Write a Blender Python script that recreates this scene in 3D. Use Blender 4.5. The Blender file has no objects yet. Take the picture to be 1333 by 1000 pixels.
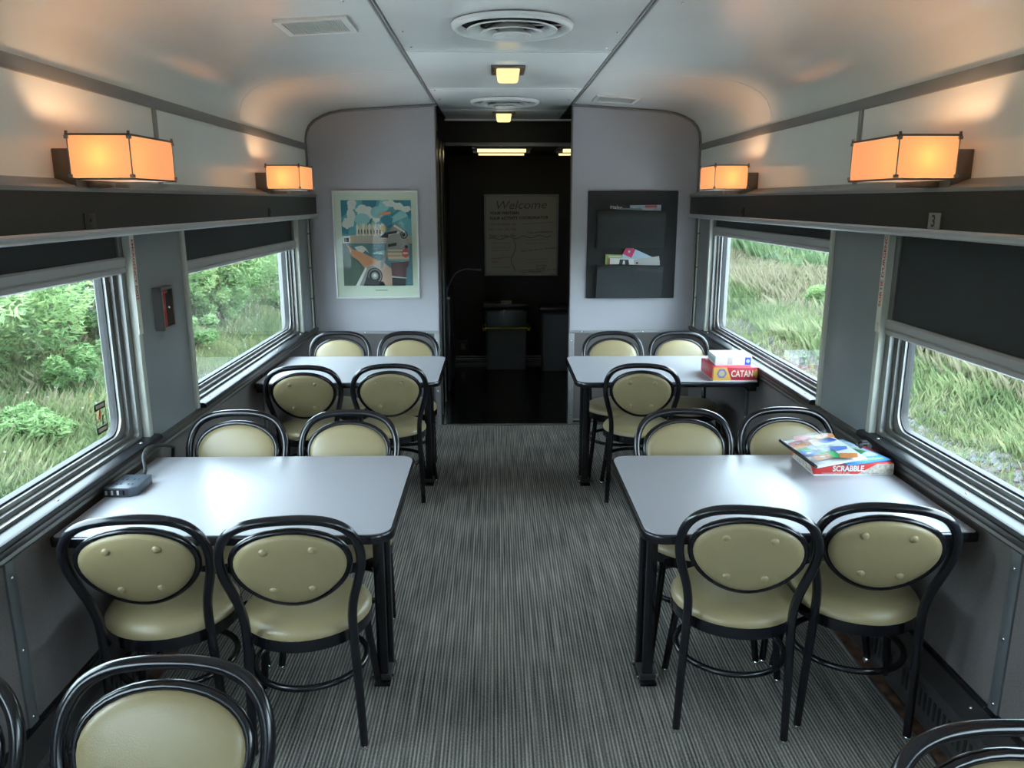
import bpy, bmesh, math, random
import numpy as np
from mathutils import Vector, Matrix
random.seed(7); RNG = np.random.default_rng(11)
S = bpy.context.scene
COL = S.collection
PI = math.pi
# ------------------------------------------------------------------ camera
cam_d = bpy.data.cameras.new('camera'); cam = bpy.data.objects.new('camera', cam_d); COL.objects.link(cam)
cam_d.sensor_fit = 'HORIZONTAL'; cam_d.sensor_width = 36.0; cam_d.lens = 1020.0 / 1333.0 * 36.0
cam_d.clip_start = 0.02; cam_d.clip_end = 400
cam.location = (-0.065, 0.0, 1.74)
cam.rotation_euler = (math.radians(90 - 13.134), 0, math.radians(-1.176))
S.camera = cam
# ------------------------------------------------------------------ sky, exposure
W = bpy.data.worlds.new('overcast_sky'); S.world = W; W.use_nodes = True
bgn = W.node_tree.nodes['Background']
bgn.inputs[0].default_value = (0.71, 0.86, 1.0, 1); bgn.inputs[1].default_value = 21.0
S.view_settings.view_transform = 'Standard'; S.view_settings.look = 'None'
S.view_settings.gamma = 1.0; S.view_settings.exposure = 0.0
S.view_settings.use_curve_mapping = False
BULB_E = 165.0; LAMP_E = 6.0

# ================================================================== materials
MATS = {}
def mat(name, col, rough=.5, metal=0., spec=.5, var=0., vscale=8., bump=0., bscale=60., coat=0., stretch=None, emit=None, estr=0.):
    if name in MATS: return MATS[name]
    m = bpy.data.materials.new(name); m.use_nodes = True
    nt = m.node_tree; b = nt.nodes['Principled BSDF']
    b.inputs['Base Color'].default_value = (*col, 1); b.inputs['Roughness'].default_value = rough
    b.inputs['Metallic'].default_value = metal; b.inputs['Specular IOR Level'].default_value = spec
    b.inputs['Coat Weight'].default_value = coat
    if emit: b.inputs['Emission Color'].default_value = (*emit, 1); b.inputs['Emission Strength'].default_value = estr
    if var or bump:
        tc = nt.nodes.new('ShaderNodeTexCoord'); mp = nt.nodes.new('ShaderNodeMapping')
        nt.links.new(tc.outputs['Object'], mp.inputs[0])
        if stretch: mp.inputs['Scale'].default_value = stretch
        if var:
            n = nt.nodes.new('ShaderNodeTexNoise'); n.inputs['Scale'].default_value = vscale; n.inputs['Detail'].default_value = 4
            nt.links.new(mp.outputs[0], n.inputs['Vector'])
            r = nt.nodes.new('ShaderNodeMapRange'); r.inputs[1].default_value = .3; r.inputs[2].default_value = .7
            r.inputs[3].default_value = 1 - var; r.inputs[4].default_value = 1 + var
            nt.links.new(n.outputs[0], r.inputs[0])
            mx = nt.nodes.new('ShaderNodeVectorMath'); mx.operation = 'SCALE'; mx.inputs[0].default_value = col
            nt.links.new(r.outputs[0], mx.inputs['Scale']); nt.links.new(mx.outputs[0], b.inputs['Base Color'])
        if bump:
            n = nt.nodes.new('ShaderNodeTexNoise'); n.inputs['Scale'].default_value = bscale; n.inputs['Detail'].default_value = 3
            nt.links.new(mp.outputs[0], n.inputs['Vector'])
            bp = nt.nodes.new('ShaderNodeBump'); bp.inputs['Strength'].default_value = bump; bp.inputs['Distance'].default_value = .004
            nt.links.new(n.outputs[0], bp.inputs['Height']); nt.links.new(bp.outputs[0], b.inputs['Normal'])
    MATS[name] = m; return m

def emitter(name, col, strength):
    if name in MATS: return MATS[name]
    m = bpy.data.materials.new(name); m.use_nodes = True; nt = m.node_tree; nt.nodes.clear()
    o = nt.nodes.new('ShaderNodeOutputMaterial'); e = nt.nodes.new('ShaderNodeEmission')
    e.inputs[0].default_value = (*col, 1); e.inputs[1].default_value = strength
    nt.links.new(e.outputs[0], o.inputs[0]); MATS[name] = m; return m

def glass_mat(name, tint, refl=1.0, rough=0.0):
    m = bpy.data.materials.new(name); m.use_nodes = True; nt = m.node_tree; nt.nodes.clear()
    o = nt.nodes.new('ShaderNodeOutputMaterial'); t = nt.nodes.new('ShaderNodeBsdfTransparent'); g = nt.nodes.new('ShaderNodeBsdfGlossy')
    t.inputs[0].default_value = (*tint, 1); g.inputs['Roughness'].default_value = rough
    # Schlick reflectance per surface, the same from either face of the pane
    f = nt.nodes.new('ShaderNodeLayerWeight'); f.inputs[0].default_value = .5
    pw = nt.nodes.new('ShaderNodeMath'); pw.operation = 'POWER'; pw.inputs[1].default_value = 5
    mu = nt.nodes.new('ShaderNodeMath'); mu.operation = 'MULTIPLY_ADD'; mu.inputs[1].default_value = .9 * refl; mu.inputs[2].default_value = .035 * refl
    mx = nt.nodes.new('ShaderNodeMixShader')
    nt.links.new(f.outputs['Facing'], pw.inputs[0]); nt.links.new(pw.outputs[0], mu.inputs[0]); nt.links.new(mu.outputs[0], mx.inputs[0])
    nt.links.new(t.outputs[0], mx.inputs[1]); nt.links.new(g.outputs[0], mx.inputs[2]); nt.links.new(mx.outputs[0], o.inputs[0])
    MATS[name] = m; return m

def carpet_mat():
    m = bpy.data.materials.new('ribbed_carpet'); m.use_nodes = True; nt = m.node_tree; b = nt.nodes['Principled BSDF']
    tc = nt.nodes.new('ShaderNodeTexCoord'); sx = nt.nodes.new('ShaderNodeSeparateXYZ'); nt.links.new(tc.outputs['Object'], sx.inputs[0])
    # ribs run along the car: sawtooth of x, plus a slower random thread shade, plus broken dashes along y
    def node(t, **k):
        n = nt.nodes.new(t)
        for a, v in k.items(): setattr(n, a, v)
        return n
    def math_(op, a, bb):
        n = node('ShaderNodeMath', operation=op)
        for i, q in enumerate((a, bb)):
            if isinstance(q, (int, float)): n.inputs[i].default_value = q
            else: nt.links.new(q, n.inputs[i])
        return n.outputs[0]
    ph = math_('MULTIPLY', sx.outputs[0], 2 * PI / .0125)
    sn = math_('SINE', ph, 0)
    mp = node('ShaderNodeMapping'); mp.inputs['Scale'].default_value = (95, 2.2, 1); nt.links.new(tc.outputs['Object'], mp.inputs[0])
    n1 = node('ShaderNodeTexNoise'); n1.inputs['Scale'].default_value = 1; n1.inputs['Detail'].default_value = 3; nt.links.new(mp.outputs[0], n1.inputs['Vector'])
    mp2 = node('ShaderNodeMapping'); mp2.inputs['Scale'].default_value = (260, 130, 1); nt.links.new(tc.outputs['Object'], mp2.inputs[0])
    n2 = node('ShaderNodeTexNoise'); n2.inputs['Scale'].default_value = 1; n2.inputs['Detail'].default_value = 2; nt.links.new(mp2.outputs[0], n2.inputs['Vector'])
    n3 = node('ShaderNodeTexNoise'); n3.inputs['Scale'].default_value = 2.3; n3.inputs['Detail'].default_value = 4; nt.links.new(tc.outputs['Object'], n3.inputs['Vector'])
    a = math_('MULTIPLY', sn, .26)
    a = math_('ADD', a, math_('MULTIPLY', math_('SUBTRACT', n1.outputs[0], .5), 1.15))
    a = math_('ADD', a, math_('MULTIPLY', math_('SUBTRACT', n2.outputs[0], .5), .75))
    a = math_('ADD', a, math_('MULTIPLY', math_('SUBTRACT', n3.outputs[0], .5), .55))
    a = math_('ADD', a, .5)
    cr = node('ShaderNodeValToRGB'); nt.links.new(a, cr.inputs[0])
    e = cr.color_ramp.elements; e[0].position = .08; e[0].color = (.035, .035, .035, 1); e[1].position = .95; e[1].color = (.33, .315, .275, 1)
    q = e.new(.5); q.color = (.135, .128, .115, 1)
    nt.links.new(cr.outputs[0], b.inputs['Base Color']); b.inputs['Roughness'].default_value = .95; b.inputs['Specular IOR Level'].default_value = .15
    bp = node('ShaderNodeBump'); bp.inputs['Strength'].default_value = .6; bp.inputs['Distance'].default_value = .003
    nt.links.new(a, bp.inputs['Height']); nt.links.new(bp.outputs[0], b.inputs['Normal'])
    MATS['carpet'] = m; return m

def foliage_mat(name, c0, c1, c2, trans=.35):
    m = bpy.data.materials.new(name); m.use_nodes = True; nt = m.node_tree; nt.nodes.clear()
    o = nt.nodes.new('ShaderNodeOutputMaterial'); d = nt.nodes.new('ShaderNodeBsdfDiffuse'); t = nt.nodes.new('ShaderNodeBsdfTranslucent'); mx = nt.nodes.new('ShaderNodeMixShader')
    g = nt.nodes.new('ShaderNodeNewGeometry'); r = nt.nodes.new('ShaderNodeValToRGB')
    n = nt.nodes.new('ShaderNodeTexNoise'); n.inputs['Scale'].default_value = .8; n.inputs['Detail'].default_value = 2
    nt.links.new(g.outputs['Position'], n.inputs['Vector'])
    ad = nt.nodes.new('ShaderNodeMath'); ad.operation = 'MULTIPLY_ADD'; ad.inputs[1].default_value = .55
    nm = nt.nodes.new('ShaderNodeMath'); nm.operation = 'MULTIPLY_ADD'; nm.inputs[1].default_value = 1.6; nm.inputs[2].default_value = -.57
    nt.links.new(n.outputs[0], nm.inputs[0]); nt.links.new(g.outputs['Random Per Island'], ad.inputs[0]); nt.links.new(nm.outputs[0], ad.inputs[2])
    nt.links.new(ad.outputs[0], r.inputs[0])
    e = r.color_ramp.elements; e[0].color = (*c0, 1); e[1].color = (*c2, 1); q = e.new(.5); q.color = (*c1, 1)
    for s in (d, t): nt.links.new(r.outputs[0], s.inputs[0])
    mx.inputs[0].default_value = trans
    nt.links.new(d.outputs[0], mx.inputs[1]); nt.links.new(t.outputs[0], mx.inputs[2]); nt.links.new(mx.outputs[0], o.inputs[0])
    MATS[name] = m; return m

M_CEIL = mat('ceiling_paint', (.86, .855, .835), .2, spec=.6, var=.02, vscale=3)
M_PART = mat('partition_laminate', (.37, .36, .385), .45, var=.02, vscale=3)
M_PILL = mat('pillar_paint', (.225, .245, .26), .42, var=.03, vscale=4)
M_VAL = mat('valance_laminate', (.022, .021, .019), .42, var=.2, vscale=90, bump=.1, bscale=300)
M_WAIN = mat('wainscot_fabric', (.115, .102, .098), .8, var=.18, vscale=260, bump=.25, bscale=500)
M_ALU = mat('brushed_aluminium', (.30, .30, .295), .5, 1.0, var=.06, vscale=20, stretch=(30, 1, 30))
M_ALUD = mat('dull_aluminium', (.21, .205, .20), .5, 1.0, var=.08, vscale=20, stretch=(30, 1, 30))
M_ALUP = mat('painted_metal_grey', (.27, .27, .27), .45, .3, var=.04, vscale=6)
M_LIP = mat('valance_lip_metal', (.55, .56, .58), .4, .4)
M_RAIL = mat('blind_rail_metal', (.43, .42, .42), .45, .3)
M_BATT = mat('batten_metal', (.13, .14, .145), .45, .4, var=.08, vscale=10)
M_PALE = mat('pale_jamb', (.46, .47, .42), .45, var=.05, vscale=12)
M_BLACK = mat('black_lacquer', (.006, .0065, .009), .2, spec=.5)
M_SILL = mat('black_sill', (.008, .009, .012), .36, spec=.4)
M_GASK = mat('black_rubber', (.012, .012, .013), .6)
M_CHROME = mat('chrome', (.75, .75, .75), .12, 1.0)
M_VINYL = mat('olive_vinyl', (.25, .20, .105), .36, spec=.5, var=.05, vscale=10, bump=.12, bscale=350)
M_TABLE = mat('white_laminate', (.32, .32, .345), .3, spec=.38, var=.015, vscale=5)
M_BLIND = mat('blind_cloth', (.030, .034, .038), .75, var=.15, vscale=30, stretch=(1, 60, 2), bump=.15, bscale=400)
M_DARKW = mat('dark_wall', (.006, .0062, .0055), .55, var=.1, vscale=5)
M_BFLOOR = mat('black_floor', (.004, .0045, .005), .16, spec=.5)
M_HEAT = mat('heater_cover', (.05, .048, .048), .4, .4, var=.15, vscale=12)
M_SLOT = mat('slot_black', (.004, .004, .004), .8)
M_COPPER = mat('worn_copper_strip', (.22, .12, .08), .4, .7, var=.6, vscale=20)
M_CARPET = carpet_mat()
M_GLASS = glass_mat('window_glass', (.90, .94, .93), 1.0)
M_PGLASS = glass_mat('picture_glass', (.97, .98, .97), .3)
M_BAG = glass_mat('clear_plastic', (.93, .95, .96), .18, .12)
M_WHITE = mat('white_plastic', (.72, .72, .70), .4)
M_CAST = mat('white_cast_metal', (.74, .74, .72), .4, var=.03)
M_LIT = emitter('lit_lamp_glass', (1.0, .80, .36), LAMP_E * .22)
M_TUBE = emitter('lit_tube', (1.0, .84, .42), 1.5)
M_DARKM = mat('dark_bracket_metal', (.17, .145, .12), .45, .6, var=.1, vscale=40, stretch=(1, 1, 12))

# ================================================================== mesh helpers
class MB:
    def __init__(s): s.v = []; s.f = []; s.m = []; s.mi = 0
    def add(s, vs, fs):
        o = len(s.v); s.v += [tuple(p) for p in vs]
        for f in fs: s.f.append(tuple(i + o for i in f)); s.m.append(s.mi)
        return s
    def box(s, a, b):
        x0, x1 = sorted((a[0], b[0])); y0, y1 = sorted((a[1], b[1])); z0, z1 = sorted((a[2], b[2]))
        return s.add([(x0, y0, z0), (x1, y0, z0), (x1, y1, z0), (x0, y1, z0), (x0, y0, z1), (x1, y0, z1), (x1, y1, z1), (x0, y1, z1)],
              [(0, 3, 2, 1), (4, 5, 6, 7), (0, 1, 5, 4), (1, 2, 6, 5), (2, 3, 7, 6), (3, 0, 4, 7)])
    def frame_box(s, M, a, b):
        k = MB().box(a, b); return s.add([M @ Vector(p) for p in k.v], k.f)
    def prism(s, pts, axis, a, b):
        n = len(pts)
        def P(p, t):
            return {'x': (t, p[0], p[1]), 'y': (p[0], t, p[1]), 'z': (p[0], p[1], t)}[axis]
        vs = [P(p, a) for p in pts] + [P(p, b) for p in pts]
        fs = [tuple(range(n - 1, -1, -1)), tuple(range(n, 2 * n))] + [(i, (i + 1) % n, n + (i + 1) % n, n + i) for i in range(n)]
        return s.add(vs, fs)
    def ring(s, outer, inner, axis, a, b):
        n = len(outer)
        def P(p, t):
            return {'x': (t, p[0], p[1]), 'y': (p[0], t, p[1]), 'z': (p[0], p[1], t)}[axis]
        vs = [P(p, a) for p in outer] + [P(p, a) for p in inner] + [P(p, b) for p in outer] + [P(p, b) for p in inner]
        fs = []
        for i in range(n):
            j = (i + 1) % n
            fs += [(i, j, n + j, n + i), (2 * n + i, 3 * n + i, 3 * n + j, 2 * n + j), (i, 2 * n + i, 2 * n + j, j), (n + i, n + j, 3 * n + j, 3 * n + i)]
        return s.add(vs, fs)
    def tube(s, pts, r, seg=8, closed=False, caps=True):
        pts = [Vector(p) for p in pts]; n = len(pts); rr = r if isinstance(r, (list, tuple)) else [r] * n
        vs = []; prev = None
        for i, p in enumerate(pts):
            a = pts[(i - 1) % n] if (closed or i > 0) else p; b = pts[(i + 1) % n] if (closed or i < n - 1) else p
            t = (b - a).normalized()
            if prev is None:
                u = t.orthogonal().normalized()
                if closed:
                    ref = Vector((0, 1, 0)) if abs(t.y) < .9 else Vector((0, 0, 1)); u = (ref - t * ref.dot(t)).normalized()
            else:
                u = (prev - t * prev.dot(t)).normalized()
            prev = u; w = t.cross(u)
            for k in range(seg):
                an = 2 * PI * k / seg; vs.append(p + rr[i] * (math.cos(an) * u + math.sin(an) * w))
        fs = []
        for i in range(n if closed else n - 1):
            for k in range(seg):
                a = i * seg + k; b = i * seg + (k + 1) % seg; c = ((i + 1) % n) * seg + (k + 1) % seg; d = ((i + 1) % n) * seg + k
                fs.append((a, b, c, d))
        if caps and not closed: fs += [tuple(range(seg - 1, -1, -1)), tuple(range((n - 1) * seg, n * seg))]
        return s.add(vs, fs)
    def lathe(s, prof, c, seg=24, caps=True):
        n = len(prof); vs = []; fs = []
        for k in range(seg):
            a = 2 * PI * k / seg
            for r, z in prof: vs.append((c[0] + r * math.cos(a), c[1] + r * math.sin(a), c[2] + z))
        for k in range(seg):
            k2 = (k + 1) % seg
            for i in range(n - 1): fs.append((k * n + i, k2 * n + i, k2 * n + i + 1, k * n + i + 1))
        if caps:
            if prof[0][0] > 1e-6: fs.append(tuple(k * n for k in range(seg))[::-1])
            if prof[-1][0] > 1e-6: fs.append(tuple(k * n + n - 1 for k in range(seg)))
        return s.add(vs, fs)
    def mesh(s, name, mats, off=(0, 0, 0), bevel=0., smooth=False, angle=35, segs=2):
        me = bpy.data.meshes.new(name)
        me.from_pydata([(p[0] - off[0], p[1] - off[1], p[2] - off[2]) for p in s.v], [], s.f)
        for m in mats: me.materials.append(m)
        for p, i in zip(me.polygons, s.m): p.material_index = i
        bm = bmesh.new(); bm.from_mesh(me)
        bmesh.ops.remove_doubles(bm, verts=bm.verts, dist=1e-6)
        bmesh.ops.recalc_face_normals(bm, faces=bm.faces)
        if bevel:
            es = [e for e in bm.edges if len(e.link_faces) == 2 and e.calc_face_angle(0) > .6]
            bmesh.ops.bevel(bm, geom=es, offset=bevel, segments=segs, affect='EDGES', profile=.5, clamp_overlap=True)
        bm.to_mesh(me); bm.free()
        if smooth or bevel:
            me.polygons.foreach_set('use_smooth', [True] * len(me.polygons)); me.set_sharp_from_angle(angle=math.radians(angle))
        return me

def origin(o):
    v = Vector((0, 0, 0))
    while o is not None: v += o.location; o = o.parent
    return v
def tag(o, label=None, cat=None, group=None, kind=None):
    if label: o['label'] = label
    if cat: o['category'] = cat
    if group: o['group'] = group
    if kind: o['kind'] = kind
    return o
def empty(name, loc, label=None, cat=None, group=None, kind=None):
    o = bpy.data.objects.new(name, None); COL.objects.link(o); o.location = loc; o.empty_display_size = .05
    return tag(o, label, cat, group, kind)
def build(mb, name, m, parent=None, loc=None, **k):
    """link one mesh object; the builder's points are world points"""
    ms = m if isinstance(m, (list, tuple)) else [m]
    off = origin(parent) if parent is not None else Vector(loc or (0, 0, 0))
    o = bpy.data.objects.new(name, mb.mesh(name, ms, off, **k)); COL.objects.link(o)
    if parent is not None: o.parent = parent
    elif loc: o.location = loc
    return o
def box(name, a, b, m, parent=None, bevel=0., **k): return build(MB().box(a, b), name, m, parent, bevel=bevel, **k)
def inst(name, me, loc, parent):
    o = bpy.data.objects.new(name, me); COL.objects.link(o); o.parent = parent; o.location = Vector(loc) - origin(parent); return o
def copy_tree(o, parent=None):
    c = o.copy(); COL.objects.link(c); c.parent = parent
    for ch in list(o.children): copy_tree(ch, c)
    return c
def rrect(x0, x1, y0, y1, r, n=6):
    """rounded outline; r = one radius or four (x0y0, x1y0, x1y1, x0y1)"""
    rs = r if isinstance(r, (list, tuple)) else [r] * 4; out = []
    for (cx, cy, sx, sy, a0), q in zip(((x0, y0, 1, 1, PI), (x1, y0, -1, 1, 1.5 * PI), (x1, y1, -1, -1, 0), (x0, y1, 1, -1, .5 * PI)), rs):
        for i in range(n + 1):
            a = a0 + .5 * PI * i / n; out.append((cx + sx * q + q * math.cos(a), cy + sy * q + q * math.sin(a)))
    return out
def spline(pts, n=6, closed=False):
    P = [Vector(p) for p in pts]; N = len(P); out = []
    for i in range(N if closed else N - 1):
        g = lambda k: P[k % N] if closed else P[max(0, min(N - 1, k))]
        a, b, c, d = g(i - 1), g(i), g(i + 1), g(i + 2)
        for j in range(n):
            t = j / n; out.append(.5 * ((2 * b) + (c - a) * t + (2 * a - 5 * b + 4 * c - d) * t * t + (3 * b - a - 3 * c + d) * t ** 3))
    if not closed: out.append(P[-1])
    return out
def text_into(mb, body, size, org, ex, ey, align='LEFT', bold=0., sx=1., shear=0.):
    cu = bpy.data.curves.new('lettering', 'FONT'); cu.body = body; cu.size = size; cu.align_x = align; cu.offset = bold; cu.shear = shear; cu.resolution_u = 3
    to = bpy.data.objects.new('lettering', cu); COL.objects.link(to)
    me = bpy.data.meshes.new_from_object(to)
    ex = Vector(ex); ey = Vector(ey); org = Vector(org)
    mb.add([org + ex * (v.co.x * sx) + ey * v.co.y for v in me.vertices], [tuple(p.vertices) for p in me.polygons])
    bpy.data.objects.remove(to); bpy.data.curves.remove(cu); bpy.data.meshes.remove(me)
    return mb
def flat(mb, pts, org, ex, ey, lift=0.):
    ex = Vector(ex); ey = Vector(ey); n = ex.cross(ey).normalized(); org = Vector(org) + n * lift
    return mb.add([org + ex * p[0] + ey * p[1] for p in pts], [tuple(range(len(pts)))])
def circ(cx, cy, r, n=20, ry=None): return [(cx + r * math.cos(2 * PI * i / n), cy + (ry or r) * math.sin(2 * PI * i / n)) for i in range(n)]
def screw_mesh():
    return MB().lathe([(.0065, 0), (.006, .002), (.003, .0035), (0, .0037)], (0, 0, 0), 8).mesh('screw', [M_CHROME], smooth=True, angle=60)
SCREW = screw_mesh()
def screw(loc, parent, nrm):
    o = inst('screw', SCREW, loc, parent)
    o.rotation_euler = Vector(nrm).to_track_quat('Z', 'Y').to_euler(); return o

# ================================================================== the carriage shell
Y0, Y1, YB = -4.2, 6.03, 8.6           # back end, partition, far wall of the vestibule
WX = 1.46
WIN = [(-4.02, -2.03), (-1.50, .49), (1.03, 3.03), (3.575, 5.60)]   # window openings along the car
floor = tag(box('floor', (-1.6, Y0 - .1, -.12), (1.6, Y1 - .01, 0), M_CARPET), 'dark grey ribbed carpet covering the carriage floor', kind='structure')
fl2 = tag(box('floor', (-1.6, Y1 - .01, -.12), (1.6, YB + .1, -.002), M_BFLOOR), 'glossy black floor of the dark vestibule beyond the opening', kind='structure')
box('threshold_strip', (-.505, Y1 - .03, 0), (.505, Y1 + .012, .006), M_ALU, fl2)

# roof and ceiling panels -------------------------------------------------
ceil = tag(box('ceiling', (-1.62, Y0 - .1, 2.47), (1.62, YB + .1, 2.56), M_DARKW), 'pale glossy carriage ceiling of curved panels around a flat middle', kind='structure')
COVE = [(1.462, 2.15), (1.46, 2.19), (1.452, 2.235), (1.43, 2.28), (1.39, 2.32), (1.33, 2.352), (1.27, 2.373), (1.19, 2.388), (1.08, 2.396), (.872, 2.41), (.66, 2.423), (.497, 2.432)]
def cove(s, ya, yb):
    n = len(COVE)
    pr = [(s * x, z) for x, z in COVE] + [(s * (x + .006 if z < 2.38 else x), z + (.004 if z < 2.3 else .012)) for x, z in reversed(COVE)]
    return MB().prism(pr, 'y', ya, yb)
for s in (-1, 1):
    for ya, yb in ((Y0, -.6), (-.595, 1.95), (1.955, 4.517), (4.523, Y1)):
        build(cove(s, ya, yb), 'ceiling_panel', M_CEIL, ceil, smooth=True, angle=50)
for ya, yb in ((Y0, -1.0), (-.997, 1.48), (1.483, 3.965), (3.969, 5.21), (5.214, 6.40), (6.404, 7.1)):
    box('ceiling_panel', (-.487, ya, 2.43), (.487, yb, 2.442), M_CEIL, ceil, bevel=.0015)
for ya in (1.48, 3.967, 5.212, 6.402):
    box('joint_strip', (-.487, ya - .012, 2.427), (.487, ya + .012, 2.4305), M_CEIL, ceil, bevel=.001)
for s in (-1, 1):
    box('edge_bead', (s * .503, Y0, 2.426), (s * .512, Y1, 2.436), M_ALUP, ceil)
    for yy in (3.52, 3.86, 5.3, 5.75, 6.6): screw((s * .45, yy, 2.4295), ceil, (0, 0, -1))
    screw((s * .60, 3.0, 2.425), ceil, (0, 0, -1))

# side walls ---------------------------------------------------------------
def wall(s, name, side):
    w = empty(name, (0, 0, 0), 'side wall on the %s with grey pillars between the windows and dark panels below' % side, kind='structure')
    X = lambda x: s * x
    # solid body behind the panels
    body = MB().box((X(1.475), Y0 - .1, -.1), (X(1.60), YB + .1, .80)).box((X(1.475), Y0 - .1, 1.66), (X(1.60), YB + .1, 2.47))
    edges = [Y0 - .1] + [v for ab in WIN for v in ab] + [YB + .1]
    for a, b in zip(edges[0::2], edges[1::2]): body.box((X(1.475), a, .80), (X(1.60), b, 1.66))
    build(body, 'wall_core', M_ALUD, w)
    # upper white panels with vertical cover strips
    ys = [Y0, -1.7, .85, 3.395, Y1]
    for a, b in zip(ys[:-1], ys[1:]):
        box('upper_panel', (X(1.46), a + .002, 1.76), (X(1.477), b - .002, 2.13), M_CEIL, w)
        if b < Y1: box('cover_strip', (X(1.452), b - .016, 1.80), (X(1.461), b + .016, 2.112), M_ALUP, w, bevel=.002)
    box('cornice_strip', (X(1.448), Y0, 2.108), (X(1.466), Y1, 2.152), M_ALUP, w, bevel=.003)
    # pillars
    for a, b in zip(edges[0::2], edges[1::2]):
        a, b = max(a, Y0), min(b, Y1)
        if b - a > .06: box('pillar_panel', (X(1.46), a + .03, .79), (X(1.477), b - .03, 1.66), M_PILL, w, bevel=.002)
        for yy in (a, b):
            if Y0 + .05 < yy < Y1 - .05:
                c = .016 if yy == a else -.016
                box('jamb_strip', (X(1.448), yy + c - .016, .80), (X(1.478), yy + c + .016, 1.66), M_PALE, w, bevel=.003)
    # lower panels, battens, channel
    ys = [Y0, -1.55, .0, 2.085, 4.585, Y1]
    for a, b in zip(ys[:-1], ys[1:]):
        box('wainscot_panel', (X(1.46), a, .18), (X(1.478), b, .76), M_WAIN, w)
        if b < Y1:
            k = box('batten', (X(1.452), b - .022, .19), (X(1.461), b + .022, .748), M_BATT, w, bevel=.002)
            for z in (.24, .46, .69): screw((X(1.452), b, z), w, (-s, 0, 0))
    prof = [(X(x), z) for x, z in ((1.461, .742), (1.449, .744), (1.445, .752), (1.448, .762), (1.440, .768), (1.435, .780), (1.437, .794), (1.461, .796))]
    build(MB().prism(prof, 'y', Y0, Y1), 'channel_moulding', M_ALUD, w, smooth=True, angle=40)
    # valance: dark fascia, silver cap and silver lip
    box('valance_fascia', (X(1.402), Y0, 1.64), (X(1.416), Y1 - .004, 1.772), M_VAL, w)
    prof = [(X(x), z) for x, z in ((1.395, 1.770), (1.393, 1.782), (1.398, 1.790), (1.415, 1.794), (1.44, 1.806), (1.462, 1.812), (1.462, 1.770))]
    build(MB().prism(prof, 'y', Y0, Y1 - .002), 'valance_cap', M_ALUP, w, smooth=True, angle=30)
    prof = [(X(x), z) for x, z in ((1.416, 1.648), (1.396, 1.648), (1.390, 1.642), (1.391, 1.634), (1.396, 1.632), (1.394, 1.624), (1.400, 1.618), (1.462, 1.618), (1.462, 1.628), (1.416, 1.628))]
    build(MB().prism(prof, 'y', Y0, Y1 - .002), 'valance_lip', M_LIP, w, smooth=True, angle=30)
    # thin conduit beside the partition
    build(MB().tube([(X(1.452), 5.93, .80), (X(1.452), 5.93, 1.62)], .008, 8), 'conduit', M_PALE, w, smooth=True)
    for z in (1.02, 1.25, 1.5): build(MB().lathe([(.0095, 0), (.0095, .012)], (X(1.452), 5.93, z), 8), 'clip', M_ALUD, w)
    return w
wl = wall(-1, 'wall_left', 'left'); wr = wall(1, 'wall_right', 'right')

# heater covers (the skirting of this carriage) ------------------------------
def heater(s, name, side):
    h = empty(name, (0, 0, 0), 'dark slotted heater cover along the foot of the %s wall' % side, kind='structure')
    X = lambda x: s * x
    prof = [(X(x), z) for x, z in ((1.375, 0), (1.372, .012), (1.385, .02), (1.388, .135), (1.396, .15), (1.455, .20), (1.475, .205), (1.475, 0))]
    build(MB().prism(prof, 'y', Y0, Y1), 'cover', M_HEAT, h)
    box('back_rail', (X(1.448), Y0, .196), (X(1.461), Y1, .214), M_BLACK, h)
    box('floor_strip', (X(1.325), Y0, 0), (X(1.376), Y1, .007), M_COPPER, h, bevel=.002)
    box('edge_bead', (X(1.316), Y0, 0), (X(1.327), Y1, .009), M_ALU, h, bevel=.002)
    sl = MB().box((-.0022, -.006, -.034), (.0022, .006, .034)).mesh('slot', [M_SLOT])
    y = 1.45
    while y < 3.4:
        if (y * 10) % 6.2 > .7: inst('slot', sl, (X(1.3865), y, .082), h)
        y += .029
    for yy in (1.6, 2.1, 2.6, 3.1): screw((X(1.36), yy, .007), h, (0, 0, 1)); screw((X(1.43), yy + .05, .181), h, (-s * .5, 0, 1))
    return h
heater(-1, 'baseboard_left', 'left'); heater(1, 'baseboard_right', 'right')

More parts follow.
